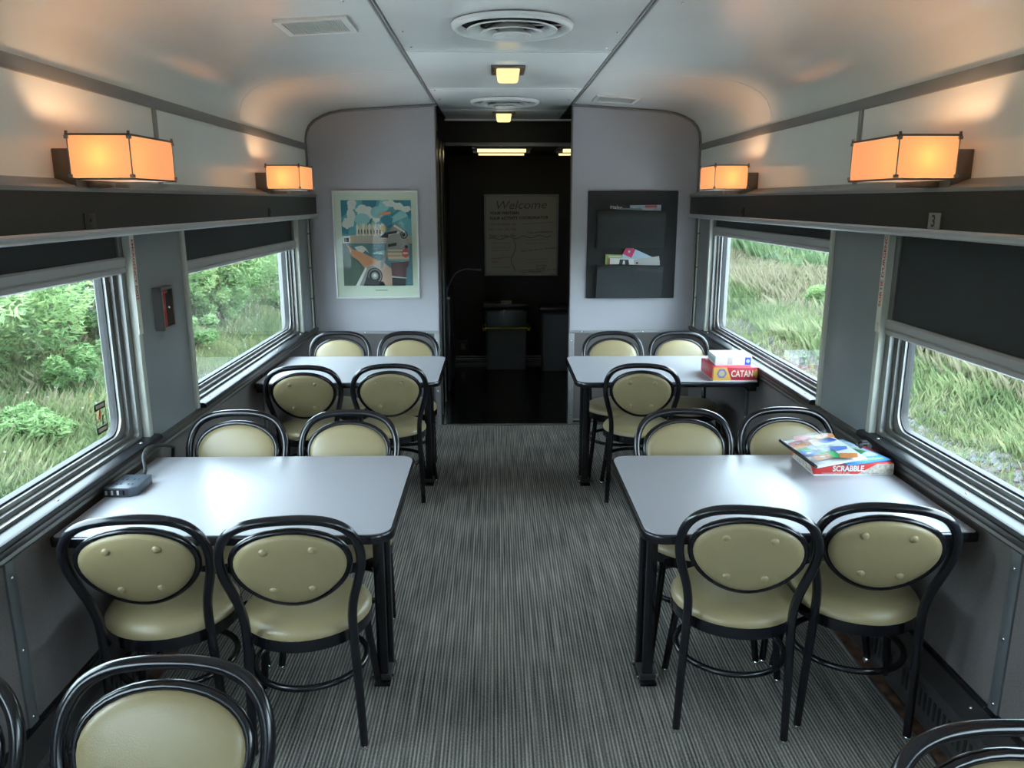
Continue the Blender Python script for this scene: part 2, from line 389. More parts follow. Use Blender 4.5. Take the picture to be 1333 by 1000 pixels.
# windows --------------------------------------------------------------------
def window(n, s, ya, yb, label):
    w = empty('window_%d' % n, (s * 1.53, (ya + yb) / 2, .8), label, kind='structure')
    X = lambda x: s * x
    gy0, gy1, gz0, gz1 = ya + .095, yb - .095, .868, 1.60
    # stepped aluminium frame: three nested rings, each further out
    for i, (m, xa, xb, nm) in enumerate(((.0, 1.476, 1.53, 'outer_frame'), (.035, 1.496, 1.545, 'window_frame'), (.062, 1.512, 1.552, 'inner_frame'))):
        nxt = (.035, .062, .088)[i]
        mm = .6 * m; nn = .6 * nxt
        o = rrect(ya + m, yb - m, .812 + mm, 1.655 - m, .004 + .5 * m); q = rrect(ya + nxt, yb - nxt, .812 + nn, 1.655 - nxt, .004 + (.4, .7, .75)[i] * nxt)
        build(MB().ring(o, q, 'x', X(xa), X(xb)), nm, (M_ALU, M_ALUD, M_ALU)[i], w, smooth=True, angle=30)
    o = rrect(ya + .086, yb - .086, .864, 1.57, .07, 8); q = rrect(ya + .094, yb - .094, .872, 1.56, .062, 8)
    build(MB().ring(o, q, 'x', X(1.522), X(1.55)), 'gasket', M_GASK, w, smooth=True, angle=30)
    build(MB().prism(rrect(ya + .09, yb - .09, .868, 1.565, .066, 8), 'x', X(1.534), X(1.5355)), 'pane', M_GLASS, w)
    sl = build(MB().prism([(X(x), z) for x, z in ((1.424, .798), (1.420, .806), (1.424, .818), (1.434, .822), (1.50, .822), (1.50, .798))], 'y', ya - .0, yb + .05), 'sill', M_SILL, w, smooth=True, angle=30)
    k = int((yb - ya) / .42)
    for i in range(k):
        screw((X(1.45), ya + .12 + i * (yb - ya - .2) / (k - 1), .822), w, (0, 0, 1))
    return w
LBL = {(0, 3): 'window nearest the partition on the left with shrubs and grass outside', (0, 2): 'window at the left edge with a safety sticker in its lower corner',
       (1, 3): 'window nearest the partition on the right above the boxed games', (1, 2): 'window at the right edge under the half lowered blind'}
wn = 1
for si, s in enumerate((-1, 1)):
    for i in (3, 2, 1, 0):
        window(wn, s, *WIN[i], LBL.get((si, i), 'window behind the viewer on the %s side, %s' % (('left', 'right')[si], ('last of the row', 'next to the last')[i % 2]))); wn += 1

def blind(s, ya, yb, zb, label):
    b = empty('roller_blind', (s * 1.485, (ya + yb) / 2, zb), label, 'blind', 'roller blinds over the windows')
    X = lambda x: s * x
    box('blind_fabric', (X(1.484), ya + .014, zb + .05), (X(1.488), yb - .014, 1.645), M_BLIND, b)
    prof = [(X(x), zb + z) for x, z in ((1.478, .0), (1.470, .006), (1.468, .02), (1.474, .024), (1.468, .03), (1.466, .056), (1.472, .062), (1.496, .062), (1.5, .056), (1.5, .004), (1.494, 0))]
    build(MB().prism(prof, 'y', ya + .006, yb - .006), 'bottom_rail', M_RAIL, b, smooth=True, angle=30)
    for yy in (ya + .009, yb - .009): box('guide_cord', (X(1.489), yy - .002, zb + .06), (X(1.493), yy + .002, 1.64), M_ALU, b)
blind(-1, *WIN[3], 1.412, 'dark roller blind over the left window beside the framed poster')
blind(-1, *WIN[2], 1.472, 'dark roller blind over the window at the left edge')
blind(1, *WIN[3], 1.505, 'dark roller blind rolled almost up, over the window beside the magazine holder')
blind(1, *WIN[2], 1.226, 'dark roller blind pulled half way down over the right edge window')
for i, s in ((1, -1), (1, 1), (0, -1), (0, 1)):
    blind(s, *WIN[i], 1.45, 'dark roller blind behind the viewer on the %s, %s pair' % ('left' if s < 0 else 'right', 'nearer' if i else 'farther'))

# far partition ----------------------------------------------------------------
ARCH = [(1.462, 1.0), (1.462, 2.15)] + COVE[1:]
for s, side in ((-1, 'left'), (1, 'right')):
    pts = [(s * .507, .76), (s * 1.462, .76)] + [(s * x, z - .001) for x, z in COVE] + [(s * .507, 2.432)]
    p = tag(build(MB().prism(pts, 'y', Y1, Y1 + .06), 'wall_front_' + side, M_PART), 'pale grey end wall %s the dark opening with a dark lower panel' % ('left of' if s < 0 else 'right of'), kind='structure')
    box('wainscot_panel', (s * .507, Y1 - .002, 0), (s * 1.462, Y1 + .06, .76), M_WAIN, p)
    box('dado_strip', (s * .507, Y1 - .010, .738), (s * 1.455, Y1, .758), M_ALUP, p, bevel=.002)
    for xx in (.60, .84, 1.08, 1.32): screw((s * xx, Y1 - .010, .748), p, (0, -1, 0))
    box('edge_strip', (s * .503, Y1 - .009, 0), (s * .545, Y1, .738), M_ALUP, p, bevel=.002)
    for zz in (.08, .28, .48, .68): screw((s * .525, Y1 - .009, zz), p, (0, -1, 0))
    box('corner_bead', (s * .500, Y1 - .008, 0), (s * .509, Y1 + .07, 2.43), M_ALUD, p, bevel=.002)
    box('skirting_strip', (s * .545, Y1 - .012, .028), (s * 1.33, Y1, .044), M_ALU, p, bevel=.002)
    box('skirting_strip', (s * .545, Y1 - .012, .0), (s * 1.33, Y1, .014), M_ALU, p, bevel=.002)
    path = [(s * (x - .008), Y1 - .006, z - .008) for x, z in [(1.462, .78), (1.462, 1.3), (1.462, 1.9)] + COVE]
    build(MB().tube(path, .009, 8), 'arch_bead', M_ALUD, p, smooth=True)
# vestibule beyond
box_w = lambda nm, a, b, m, lab: tag(box(nm, a, b, m), lab, kind='structure')
vl = box_w('wall_vestibule_left', (-1.47, Y1 + .06, 0), (-.56, YB + .1, 2.47), M_DARKW, 'dark left wall inside the vestibule')
vr = box_w('wall_vestibule_right', (.64, Y1 + .06, 0), (1.47, 7.05, 2.47), M_DARKW, 'dark right wall just inside the opening')
vb = box_w('wall_vestibule_back', (-1.47, YB, 0), (1.47, YB + .1, 2.47), M_DARKW, 'black end wall of the vestibule behind the whiteboard')
vc = box_w('ceiling_vestibule', (-1.47, 7.1, 2.212), (1.47, YB, 2.47), M_DARKW, 'low dark vestibule ceiling with lit tubes')
box('beam_strip', (-.56, 7.085, 2.205), (1.47, 7.1, 2.236), M_ALU, vc, bevel=.002)
box('cornice_bead', (-.50, 7.08, 2.414), (.64, 7.1, 2.43), M_CEIL, vc, bevel=.002)
box('skirting_strip', (-.56, YB - .012, .046), (1.3, YB, .06), M_ALU, vb); box('skirting_strip', (-.56, YB - .012, .02), (1.3, YB, .034), M_ALU, vb)
box_w('wall_back', (-1.6, Y0 - .1, 0), (1.6, Y0, 2.47), M_PART, 'plain grey end wall behind the viewer')
d = empty('door_1', (-.54, 6.7, 0), 'folded metal door stacked against the left side of the opening', kind='structure')
for y, r, m_ in ((6.20, .030, M_CHROME), (6.36, .028, M_ALU), (6.55, .030, M_CHROME), (6.78, .028, M_ALU), (7.0, .030, M_CHROME)):
    build(MB().tube([(-.535, y, .005), (-.535, y, 2.20)], r, 16), 'door_leaf', m_, d, smooth=True, angle=50)
box('door_head', (-.559, 6.10, 2.20), (-.495, 7.1, 2.25), M_BLACK, d)


# ================================================================== tables
def table(s, ya, label):
    yb = ya + .785; yc = (ya + yb) / 2
    t = empty('dining_table', (s * .49, yc, 0), label, 'table', 'white wall tables')
    xa, xb = (.388, 1.436) if s > 0 else (-1.436, -.388)
    rr = (.07, .02, .02, .07) if s > 0 else (.02, .07, .07, .02)
    build(MB().prism(rrect(xa, xb, ya, yb, rr), 'z', .708, .737), 'edge_band', M_BLACK, t, bevel=.005)
    rr2 = tuple(max(.008, r - .011) for r in rr)
    build(MB().prism(rrect(xa + .011, xb - .011, ya + .011, yb - .011, rr2), 'z', .7365, .7405), 'tabletop', M_TABLE, t)
    X = s * .49
    for dy, dx in ((-.03, .0), (.045, -.012)):
        build(MB().prism(rrect(X + s * dx - .019, X + s * dx + .019, yc + dy - .016, yc + dy + .016, .005, 2), 'z', .03, .708), 'leg', M_BLACK, t, smooth=True)
    box('crossbar', (X - .014, yc - .03, .40), (X + .006, yc + .05, .425), M_BLACK, t)
    box('leg_head', (X - .05, yc - .12, .690), (X + .05, yc + .12, .709), M_BLACK, t, bevel=.003)
    box('foot_plate', (X - .03, yc - .075, 0), (X + .03, yc + .085, .014), M_BLACK, t, bevel=.003)
    box('foot_clamp', (X - .030, yc - .055, .012), (X + .030, yc + .065, .035), M_GASK, t, bevel=.004)
    for dx in (-.036, .036):
        for dy in (-.04, .05): build(MB().lathe([(.010, 0), (.010, .010), (.006, .014), (0, .014)], (X + dx, yc + dy, .013), 6), 'bolt', M_CHROME, t)
    build(MB().box((s * 1.40, ya + .1, .66), (s * 1.452, yb - .1, .709)), 'wall_bracket', M_BLACK, t, bevel=.004)
    return t
table(-1, 2.245, 'white table on the left with a grey charging hub at its window end')
table(1, 2.225, 'white table on the right carrying the word game box and plastic card pouches')
table(-1, 4.33, 'empty white table below the framed poster on the left')
table(1, 4.31, 'white table on the right carrying the stacked red and white game boxes')

# ================================================================== chairs (bentwood look, seat centre at the origin, back towards -y)
def yb_(z):
    if z < .46: return -.155 - .03 * (z / .46)
    return -.185 - .135 * ((z - .46) / .42) ** 1.12
def make_chair():
    c = empty('dining_chair', (0, 0, 0), 'x', 'chair', 'olive dining chairs')
    half = [(.160, .44), (.160, .50), (.168, .565), (.184, .63), (.197, .69), (.199, .745), (.187, .795), (.158, .836), (.112, .860), (.056, .870), (0, .872)]
    side = [(x, yb_(z), z) for x, z in half]
    full = side + [(-x, y, z) for x, y, z in reversed(side[:-1])]
    build(MB().tube(spline(full, 4), .0145, 10), 'back_hoop', M_BLACK, c, smooth=True, angle=80)
    def egg(k, off=0., n=40):
        out = []
        for i in range(n):
            a = 2 * PI * i / n; z = .700 + k * .132 * math.sin(a); x = k * .163 * math.cos(a) * (1 + .17 * math.sin(a)); out.append((x, yb_(z) + off, z))
        return out
    build(MB().tube(egg(1.0), .0118, 8, closed=True), 'back_loop', M_BLACK, c, smooth=True, angle=80)
    # padded back: domed on both faces
    mb = MB(); rings = [(.97, .0), (.965, .012), (.93, .019), (.84, .024), (.62, .028), (.34, .030)]
    n = 40; vs = []
    for sgn in (-1, 1):
        for k, o in (rings if sgn < 0 else rings[1:]): vs += egg(k, sgn * o)
        vs.append((0, yb_(.70) + sgn * .0305, .70))
    fs = []; A = [i * n for i in range(6)]; B0 = 6 * n + 1; B = [0] + [B0 + i * n for i in range(5)]
    for L, ctr in ((A, 6 * n), (B, B0 + 5 * n)):
        for i in range(5):
            for j in range(n): fs.append((L[i] + j, L[i] + (j + 1) % n, L[i + 1] + (j + 1) % n, L[i + 1] + j))
        for j in range(n): fs.append((L[5] + j, L[5] + (j + 1) % n, ctr))
    mb.add(vs, fs); pad = build(mb, 'backrest', M_VINYL, c, smooth=True, angle=80)
    bt = MB().lathe([(.0145, -.004), (.0125, .001), (.0118, .004), (.007, .0068), (0, .0075)], (0, 0, 0), 12).mesh('button', [M_VINYL], smooth=True, angle=70)
    for x in (-.068, .068):
        for z, xx in ((.775, 1.0), (.633, .82)):
            o = inst('button', bt, (x * xx, yb_(z) - .0255, z), pad); o.rotation_euler = (PI / 2 + .3, 0, 0)
    # seat
    build(MB().lathe([(.0, .455), (.10, .462), (.150, .461), (.180, .455), (.198, .444), (.207, .430), (.207, .418), (0, .418)], (0, 0, 0.012), 40, caps=False), 'seat', M_VINYL, c, smooth=True, angle=80)
    build(MB().lathe([(0, .386), (.198, .386), (.206, .390), (.2075, .430), (.202, .434), (0, .434)], (0, 0, 0), 40, caps=False), 'seat_rim', M_BLACK, c, smooth=True, angle=50)
    gl = MB().lathe([(.0145, 0), (.0145, .008), (.0135, .012), (.011, .016)], (0, 0, 0), 12).mesh('glide', [M_CHROME], smooth=True, angle=40)
    def leg(pts, r):
        o = build(MB().tube(pts, r, 10), 'leg', M_BLACK, c, smooth=True, angle=80)
        inst('glide', gl, (pts[0][0], pts[0][1], 0), o)
    for s in (-1, 1):
        leg([(s * .174, yb_(0), .012), (s * .168, yb_(.22), .22), (s * .160, yb_(.42), .42), (s * .160, yb_(.45), .452)], [.0132, .0140, .0148, .0148])
        leg([(s * .205, .195, .012), (s * .183, .172, .2), (s * .162, .150, .40)], [.0128, .0138, .0148])
    ring = [((.182 * math.cos(2 * PI * i / 36)), .012 + .178 * math.sin(2 * PI * i / 36), .240) for i in range(36)]
    build(MB().tube(ring, .0108, 8, closed=True), 'stretcher_ring', M_BLACK, c, smooth=True, angle=80)
    return c
proto = make_chair()
CH = [  # x, y, degrees, label
 (-1.135, 2.385, 6, 'olive padded chair seen from behind, left wall side of the charging hub table'),
 (-.690, 2.370, 6, 'olive padded chair seen from behind, aisle side of the table with the charging hub'),
 (.735, 2.415, -11, 'olive padded chair seen from behind, aisle side of the table with the word game'),
 (1.150, 2.425, -11, 'olive padded chair seen from behind, right wall side of the word game table'),
 (-1.145, 4.445, 6, 'olive padded chair seen from behind, by the left window at the far empty table'),
 (-.690, 4.475, 8, 'olive padded chair seen from behind, aisle side of the far empty table'),
 (.775, 4.455, -8, 'the only chair with its back to us at the table with the red game box'),
 (-1.150, 2.890, 180, 'olive chair facing us beyond the table with the charging hub, window side'),
 (-.684, 2.885, 180, 'olive chair facing us beyond the table with the charging hub, aisle side'),
 (.726, 2.880, 180, 'olive chair facing us beyond the table with the word game, aisle side'),
 (1.165, 2.890, 180, 'olive chair facing us beyond the table with the word game, behind the card pouches'),
 (-1.120, 4.945, 180, 'olive chair facing us under the poster, window side of the far left table'),
 (-.658, 4.935, 180, 'olive chair facing us under the poster, aisle side of the far left table'),
 (.722, 4.905, 180, 'olive chair facing us under the magazine holder, aisle side of the far right table'),
 (1.170, 4.900, 180, 'olive chair facing us behind the stacked game boxes at the far right table'),
 (-.705, 1.050, 180, 'olive chair facing us, large and cut off at the bottom left of the picture'),
 (-1.175, 1.040, 180, 'black hoop of a chair just showing in the bottom left corner'),
 (.790, .825, 180, 'black hoop of a chair showing in the bottom right corner'),
]
for i, (x, y, a, lab) in enumerate(CH):
    c = proto if i == 0 else copy_tree(proto)
    c.location = (x, y, 0); c.rotation_euler = (0, 0, math.radians(a)); c['label'] = lab

# ================================================================== lamps
def shade_mat():
    m = bpy.data.materials.new('lamp_shade_cloth'); m.use_nodes = True; nt = m.node_tree; nt.nodes.clear()
    o = nt.nodes.new('ShaderNodeOutputMaterial'); d = nt.nodes.new('ShaderNodeBsdfDiffuse'); t = nt.nodes.new('ShaderNodeBsdfTranslucent')
    e = nt.nodes.new('ShaderNodeEmission'); mx = nt.nodes.new('ShaderNodeMixShader'); ad = nt.nodes.new('ShaderNodeAddShader')
    d.inputs[0].default_value = (.45, .33, .22, 1); t.inputs[0].default_value = (.036, .036, .009, 1); mx.inputs[0].default_value = .6
    e.inputs[0].default_value = (1.0, .36, .145, 1); e.inputs[1].default_value = .92
    nt.links.new(d.outputs[0], mx.inputs[1]); nt.links.new(t.outputs[0], mx.inputs[2]); nt.links.new(mx.outputs[0], ad.inputs[0]); nt.links.new(e.outputs[0], ad.inputs[1]); nt.links.new(ad.outputs[0], o.inputs[0])
    return m
M_SHADE = shade_mat()
M_BOT = mat('shade_diffuser', (.80, .68, .60), .5, emit=(1.0, .55, .32), estr=.55)
M_BULB = emitter('bulb_glass', (1.0, .64, .36), BULB_E)
def sconce(s, yc, label):
    t = empty('wall_sconce', (s * 1.46, yc, 1.78), label, 'wall lamp', 'box wall lamps')
    X = lambda x: s * x
    ya, yb, xa, xb, za, zb = yc - .165, yc + .165, 1.385, 1.195, 1.812, 1.938
    box('back_plate', (X(1.46), yc - .125, 1.783), (X(1.393), yc + .105, 1.902), M_DARKM, t, bevel=.003)
    box('arm', (X(1.40), yc - .06, 1.783), (X(1.30), yc + .04, 1.802), M_DARKM, t, bevel=.002)
    # four sheets of lamp cloth stretched between the rims
    C4 = [(X(xa), ya), (X(xb), ya), (X(xb), yb), (X(xa), yb)]
    for (p, q) in zip(C4, C4[1:] + C4[:1]): build(MB().add([(*p, za), (*q, za), (*q, zb), (*p, zb)], [(0, 1, 2, 3)]), 'shade_panel', M_SHADE, t)
    box('diffuser', (X(xa - .004), ya + .004, za - .006), (X(xb + .004), yb - .004, za - .002), M_BOT, t)
    for z0, z1 in ((za - .007, za - .001), (zb, zb + .006)):
        o = [(X(a), b) for a, b in ((xa + .004, ya - .004), (xb - .004, ya - .004), (xb - .004, yb + .004), (xa + .004, yb + .004))]
        q = [(X(a), b) for a, b in ((xa - .004, ya + .004), (xb + .004, ya + .004), (xb + .004, yb - .004), (xa - .004, yb - .004))]
        build(MB().ring(o, q, 'z', z0, z1), 'shade_rim', M_DARKM, t)
    for a in (xa, xb):
        for b in (ya, yb):
            build(MB().tube([(X(a), b, zb), (X(a), b, zb + .014)], .0045, 8), 'finial', M_DARKM, t)
            box('corner_clip', (X(a - .006), b - .006, za), (X(a + .006), b + .006, za + .010), M_ALU, t); box('corner_clip', (X(a - .006), b - .006, zb - .010), (X(a + .006), b + .006, zb), M_ALU, t)
            build(MB().tube([(X(a), b, za), (X(a), b, zb)], .002, 6), 'corner_rod', M_ALU, t)
    bc = (X(1.295), yc - .110, 1.872)
    bulb = build(MB().lathe([(0, -.024), (.014, -.019), (.021, -.004), (.019, .010), (.011, .022), (.008, .034)], bc, 12), 'bulb', M_BULB, t, smooth=True)
    build(MB().tube([(X(1.295), yc - .110, za - .004), (X(1.295), yc - .110, 1.85)], .009, 8), 'socket', M_WHITE, t)
for s, yc, lab in ((-1, 2.715, 'large lit orange box lamp above the left edge window'), (1, 2.69, 'large lit orange box lamp above the number three plate'),
                   (-1, 4.86, 'small lit orange box lamp beside the left end wall'), (1, 4.79, 'small lit orange box lamp beside the right end wall'),
                   (-1, .60, 'lit box lamp on the left wall behind the viewer'), (1, .58, 'lit box lamp on the right wall behind the viewer')):
    sconce(s, yc, lab)

def diffuser(yc, label):
    t = empty('air_diffuser', (.005, yc, 2.43), label, 'air vent', 'round ceiling vents')
    c = (.005, yc, 2.4255)
    build(MB().lathe([(.244, .0), (.242, -.012), (.230, -.022), (.214, -.018), (.205, .004)], c, 48, caps=False), 'outer_ring', M_CAST, t, smooth=True, angle=70)
    build(MB().lathe([(.205, .003), (0, .003)], c, 32, caps=False), 'throat', M_SLOT, t)
    for (r0, z0, r1, z1) in ((.182, -.020, .132, .001), (.128, -.032, .082, -.006), (.078, -.040, .040, -.014)):
        build(MB().lathe([(r1, z1), (r0, z0), (r0 - .004, z0 - .004), (r1 - .004, z1 - .006)], c, 40, caps=False), 'cone', M_CAST, t, smooth=True, angle=50)
    build(MB().lathe([(0, -.042), (.028, -.040), (.038, -.028), (.038, .002)], c, 24, caps=False), 'centre_cap', M_CAST, t, smooth=True, angle=50)
    for a in range(3): build(MB().tube([(c[0] + .03 * math.cos(a * 2.1), c[1] + .03 * math.sin(a * 2.1), 2.425), (c[0] + .2 * math.cos(a * 2.1), c[1] + .2 * math.sin(a * 2.1), 2.425)], .004, 6), 'spoke', M_CAST, t)
diffuser(3.37, 'large round white air diffuser on the ceiling, the nearer one')
diffuser(5.82, 'round white air diffuser on the ceiling near the opening')

def ceiling_lamp(yc, label):
    t = empty('ceiling_lamp', (.005, yc, 2.43), label, 'ceiling lamp', 'lit ceiling lamps')
    o = rrect(.005 - .09, .005 + .09, yc - .14, yc + .14, .004, 2); q = rrect(.005 - .058, .005 + .058, yc - .10, yc + .10, .004, 2)
    build(MB().ring(o, q, 'z', 2.418, 2.43), 'frame', M_DARKM, t, bevel=.002)
    mb = MB(); outs = [(2.430, .062), (2.415, .061), (2.378, .056), (2.370, .050)]; n = 28; vs = []
    for z, r in outs: vs += [(x, y, z) for x, y in rrect(.005 - r, .005 + r, yc - r * 1.6, yc + r * 1.6, .018, 6)]
    fs = [(k * n + i, k * n + (i + 1) % n, (k + 1) * n + (i + 1) % n, (k + 1) * n + i) for k in range(3) for i in range(n)] + [tuple(range(3 * n, 4 * n)), tuple(range(n))]
    mb.add(vs, fs); build(mb, 'lamp_glass', M_LIT, t, smooth=True, angle=40)
ceiling_lamp(4.48, 'square lit ceiling lamp in a dark frame between the two diffusers')
ceiling_lamp(6.66, 'square lit ceiling lamp just inside the opening')
def tube_lamp(xa, xb, label):
    t = empty('tube_lamp', ((xa + xb) / 2, 7.55, 2.212), label, 'ceiling lamp', 'lit vestibule tubes')
    box('housing', (xa - .05, 7.26, 2.195), (xb + .05, 7.90, 2.212), M_DARKM, t, bevel=.003)
    for yy in (7.32, 7.80):
        build(MB().prism(rrect(yy - .03, yy + .03, 2.168, 2.196, .010, 4), 'x', xa, xb), 'tube_cover', M_TUBE, t, smooth=True)
    box('divider', (xa - .045, 7.53, 2.172), (xb + .045, 7.56, 2.197), M_ALUD, t)
tube_lamp(-.225, .21, 'pair of lit tubes across the vestibule ceiling'); tube_lamp(.545, .95, 'lit tube lamp partly hidden by the right end wall')

def grille(s, ya, yb, xa, xb, label):
    z = lambda x: 2.4105 if x < 1 else 2.40
    t = empty('ceiling_grille', (s * (xa + xb) / 2, (ya + yb) / 2, 2.41), label, 'air vent', 'rectangular ceiling grilles')
    sl = -.061; # the panel falls gently outwards
    def P(x, y, dz): return (s * x, y, 2.432 + sl * (x - .497) + dz)
    def slab(mb, x0, x1, y0, y1, a, b):
        vs = [P(x, y, dz) for dz in (a, b) for x, y in ((x0, y0), (x1, y0), (x1, y1), (x0, y1))]
        return mb.add(vs, [(0, 3, 2, 1), (4, 5, 6, 7), (0, 1, 5, 4), (1, 2, 6, 5), (2, 3, 7, 6), (3, 0, 4, 7)])
    m = MB(); b = .026
    slab(m, xa, xb, ya, ya + b, -.010, 0); slab(m, xa, xb, yb - b, yb, -.010, 0); slab(m, xa, xa + b, ya + b, yb - b, -.010, 0); slab(m, xb - b, xb, ya + b, yb - b, -.010, 0)
    build(m, 'frame', M_CAST, t)
    build(slab(MB(), xa + b, xb - b, ya + b, yb - b, -.003, -.001), 'back_screen', mat('grille_screen', (.33, .32, .30), .6), t)
    k = 26; w = (xb - xa - 2 * b) / k
    for i in range(k): build(slab(MB(), xa + b + i * w, xa + b + i * w + .004, ya + b, yb - b, -.007, -.003), 'fin', M_CAST, t)
grille(-1, 3.21, 3.47, .625, .905, 'small rectangular grille in the ceiling left of the round diffuser')
grille(1, 5.46, 5.75, .61, .90, 'small rectangular grille in the ceiling above the magazine holder')

# ================================================================== things on the walls
# framed poster
def poster():
    x0, x1, z0, z1 = -1.282, -.645, 1.015, 1.818; Y = Y1
    t = empty('framed_poster', ((x0 + x1) / 2, Y, z0), 'framed travel poster with a saluting figure and a locomotive on the left end wall', 'poster')
    o = [(x0, z0), (x1, z0), (x1, z1), (x0, z1)]; b = .012; q = [(x0 + b, z0 + b), (x1 - b, z0 + b), (x1 - b, z1 - b), (x0 + b, z1 - b)]
    build(MB().ring(o, q, 'y', Y - .028, Y - .001), 'frame', mat('silver_frame', (.62, .62, .62), .4, .5), t, bevel=.002)
    box('mount', (x0 + .006, Y - .010, z0 + .006), (x1 - .006, Y - .002, z1 - .006), mat('cream_mount', (.58, .62, .52), .7), t)
    # printed sheet: flat inked shapes
    ax0, ax1, az0, az1 = x0 + .062, x1 - .052, z0 + .098, z1 - .070
    w = ax1 - ax0; h = az1 - az0
    inks = dict(teal=(.10, .33, .38), pale=(.24, .48, .50), deep=(.035, .20, .27), white=(.60, .60, .55), stone=(.42, .36, .30), orange=(.55, .24, .12), peach=(.50, .33, .25),
                green=(.045, .085, .06), water=(.09, .20, .24), grey=(.27, .27, .26), dark=(.022, .022, .026), plum=(.10, .045, .05), red=(.50, .07, .07), cream=(.55, .45, .32), yellow=(.60, .38, .10))
    ms = [mat('ink_' + k, v, .6) for k, v in inks.items()]; idx = {k: i for i, k in enumerate(inks)}
    mb = MB(); lay = [0]
    def shp(col, pts):
        lay[0] += 1; mb.mi = idx[col]
        flat(mb, [(p[0] * w, p[1] * h) for p in pts], (ax0, Y - .0102, az0), (1, 0, 0), (0, 0, 1), .00012 * lay[0])
    shp('water', [(0, 0), (1, 0), (1, 1), (0, 1)])
    shp('teal', [(0, .55), (1, .55), (1, 1), (0, 1)])
    for k in range(5):   # sweeping bands of sky
        a = .35 + k * .27; shp(('pale', 'deep', 'teal', 'pale', 'deep')[k], [(.38, .62), (min(1, max(0, .38 + 1.0 * math.cos(a + .22))), min(1, .62 + .62 * math.sin(a + .22))), (min(1, max(0, .38 + 1.0 * math.cos(a))), min(1, .62 + .62 * math.sin(a)))])
    shp('deep', [(0, .80), (.10, .86), (.13, 1), (0, 1)]); shp('deep', [(.62, 1), (.75, .9), (.88, .93), (.97, .78), (1, .8), (1, 1)]); shp('deep', [(0, .62), (.09, .60), (.11, .70), (0, .76)])
    for cx, cy, r, ry in ((.33, .88, .10, .05), (.38, .84, .07, .05), (.16, .95, .05, .05), (.14, .80, .045, .09), (.08, .73, .05, .05), (.70, .96, .07, .03), (.82, .93, .05, .035), (.93, .90, .06, .025), (.5, .80, .04, .05)):
        for k in range(5):
            a = k * 1.31 + cx * 9; q = .55 + .12 * (k % 3)
            shp('white', [(min(1, max(0, px)), min(1, pz)) for px, pz in circ(cx + .75 * r * math.cos(a), cy + .75 * ry * math.sin(a), r * q, 12, ry * q)])
    shp('pale', circ(.30, .78, .11, 14, .07)); shp('pale', circ(.52, .86, .10, 14, .07))
    shp('stone', [(0, .50), (1, .50), (1, .585), (.62, .60), (.2, .60), (0, .585)])
    for i in range(9): shp('white' if i % 2 == 0 else 'cream', [(.205 + i * .044, .59), (.245 + i * .044, .59), (.245 + i * .044, .70 + .012 * (i % 3)), (.225 + i * .044, .735 + .01 * (i % 2)), (.205 + i * .044, .70 + .012 * (i % 3))])
    for i in range(8): shp('dark', [(.235 + i * .044, .61), (.250 + i * .044, .61), (.250 + i * .044, .66), (.235 + i * .044, .66)])
    shp('white', [(.01, .51), (.12, .51), (.12, .585), (.01, .585)]); shp('dark', [(.03, .515), (.1, .515), (.1, .565), (.03, .565)]); shp('yellow', circ(.155, .535, .02, 10)); shp('yellow', circ(.60, .67, .035, 10, .045))
    shp('green', [(0, 0), (.30, 0), (.30, .21), (.12, .36), (.05, .5), (0, .5)])
    shp('orange', [(.04, .5), (.15, .43), (.24, .41), (.36, .36), (.55, .28), (.30, .22), (.22, .30), (.13, .35), (.09, .44)])
    shp('peach', [(.30, .22), (.55, .30), (.70, .20), (.70, 0), (.42, 0), (.45, .16)])
    shp('white', [(.17, .455), (.22, .41), (.29, .39), (.33, .42), (.38, .385), (.33, .45), (.28, .475)])
    shp('pale', [(.42, .38), (.62, .36), (.60, .42), (.48, .40)]); shp('white', [(.46, .385), (.58, .38), (.56, .395)])
    shp('grey', [(.20, .0), (.25, .10), (.33, .22), (.42, .24), (.52, .2), (.56, .1), (.5, 0)])
    shp('white', [(.17, 0), (.22, 0), (.34, .2), (.32, .22)])
    shp('dark', circ(.45, .115, .112, 24, .098)); shp('grey', circ(.45, .115, .095, 24, .083)); shp('dark', circ(.45, .115, .085, 24, .074)); shp('grey', circ(.45, .118, .05, 18, .044)); shp('white', circ(.45, .122, .026, 14, .023))
    shp('dark', [(.28, 0), (.60, 0), (.57, .05), (.42, .06), (.33, .11), (.31, .06)]); 
    shp('grey', [(.52, .22), (.62, .42), (.66, .42), (.57, .2)])
    shp('plum', [(.69, .27), (.95, .29), (.94, .23), (.91, .21), (.90, .1), (.70, .1)]); shp('dark', [(.70, 0), (.89, 0), (.90, .1), (.70, .1)])
    shp('white', [(.69, .115), (.70, .098), (.91, .085), (.91, .095)])
    shp('grey', [(.66, .30), (.96, .30), (.96, .52), (.92, .62), (.80, .72), (.72, .70), (.66, .64), (.62, .40)])
    shp('cream', [(.65, .32), (.95, .32), (.95, .345), (.65, .345)]); shp('cream', [(.65, .365), (.95, .365), (.95, .39), (.65, .39)]); shp('cream', [(.65, .41), (.88, .41), (.88, .43), (.65, .43)]); shp('orange', [(.65, .35), (.90, .35), (.90, .36), (.65, .36)])
    shp('dark', [(.655, .455), (.78, .475), (.78, .51), (.655, .49)]); shp('white', [(.64, .59), (.82, .62), (.82, .635), (.64, .605)]); shp('dark', [(.655, .60), (.79, .62), (.79, .65), (.655, .63)])
    shp('dark', circ(.89, .60, .055, 18, .045)); shp('grey', circ(.89, .60, .040, 16, .033)); shp('dark', circ(.885, .60, .027, 14, .022)); shp('white', [(.74, .70), (.9, .625), (.91, .635), (.76, .72)])
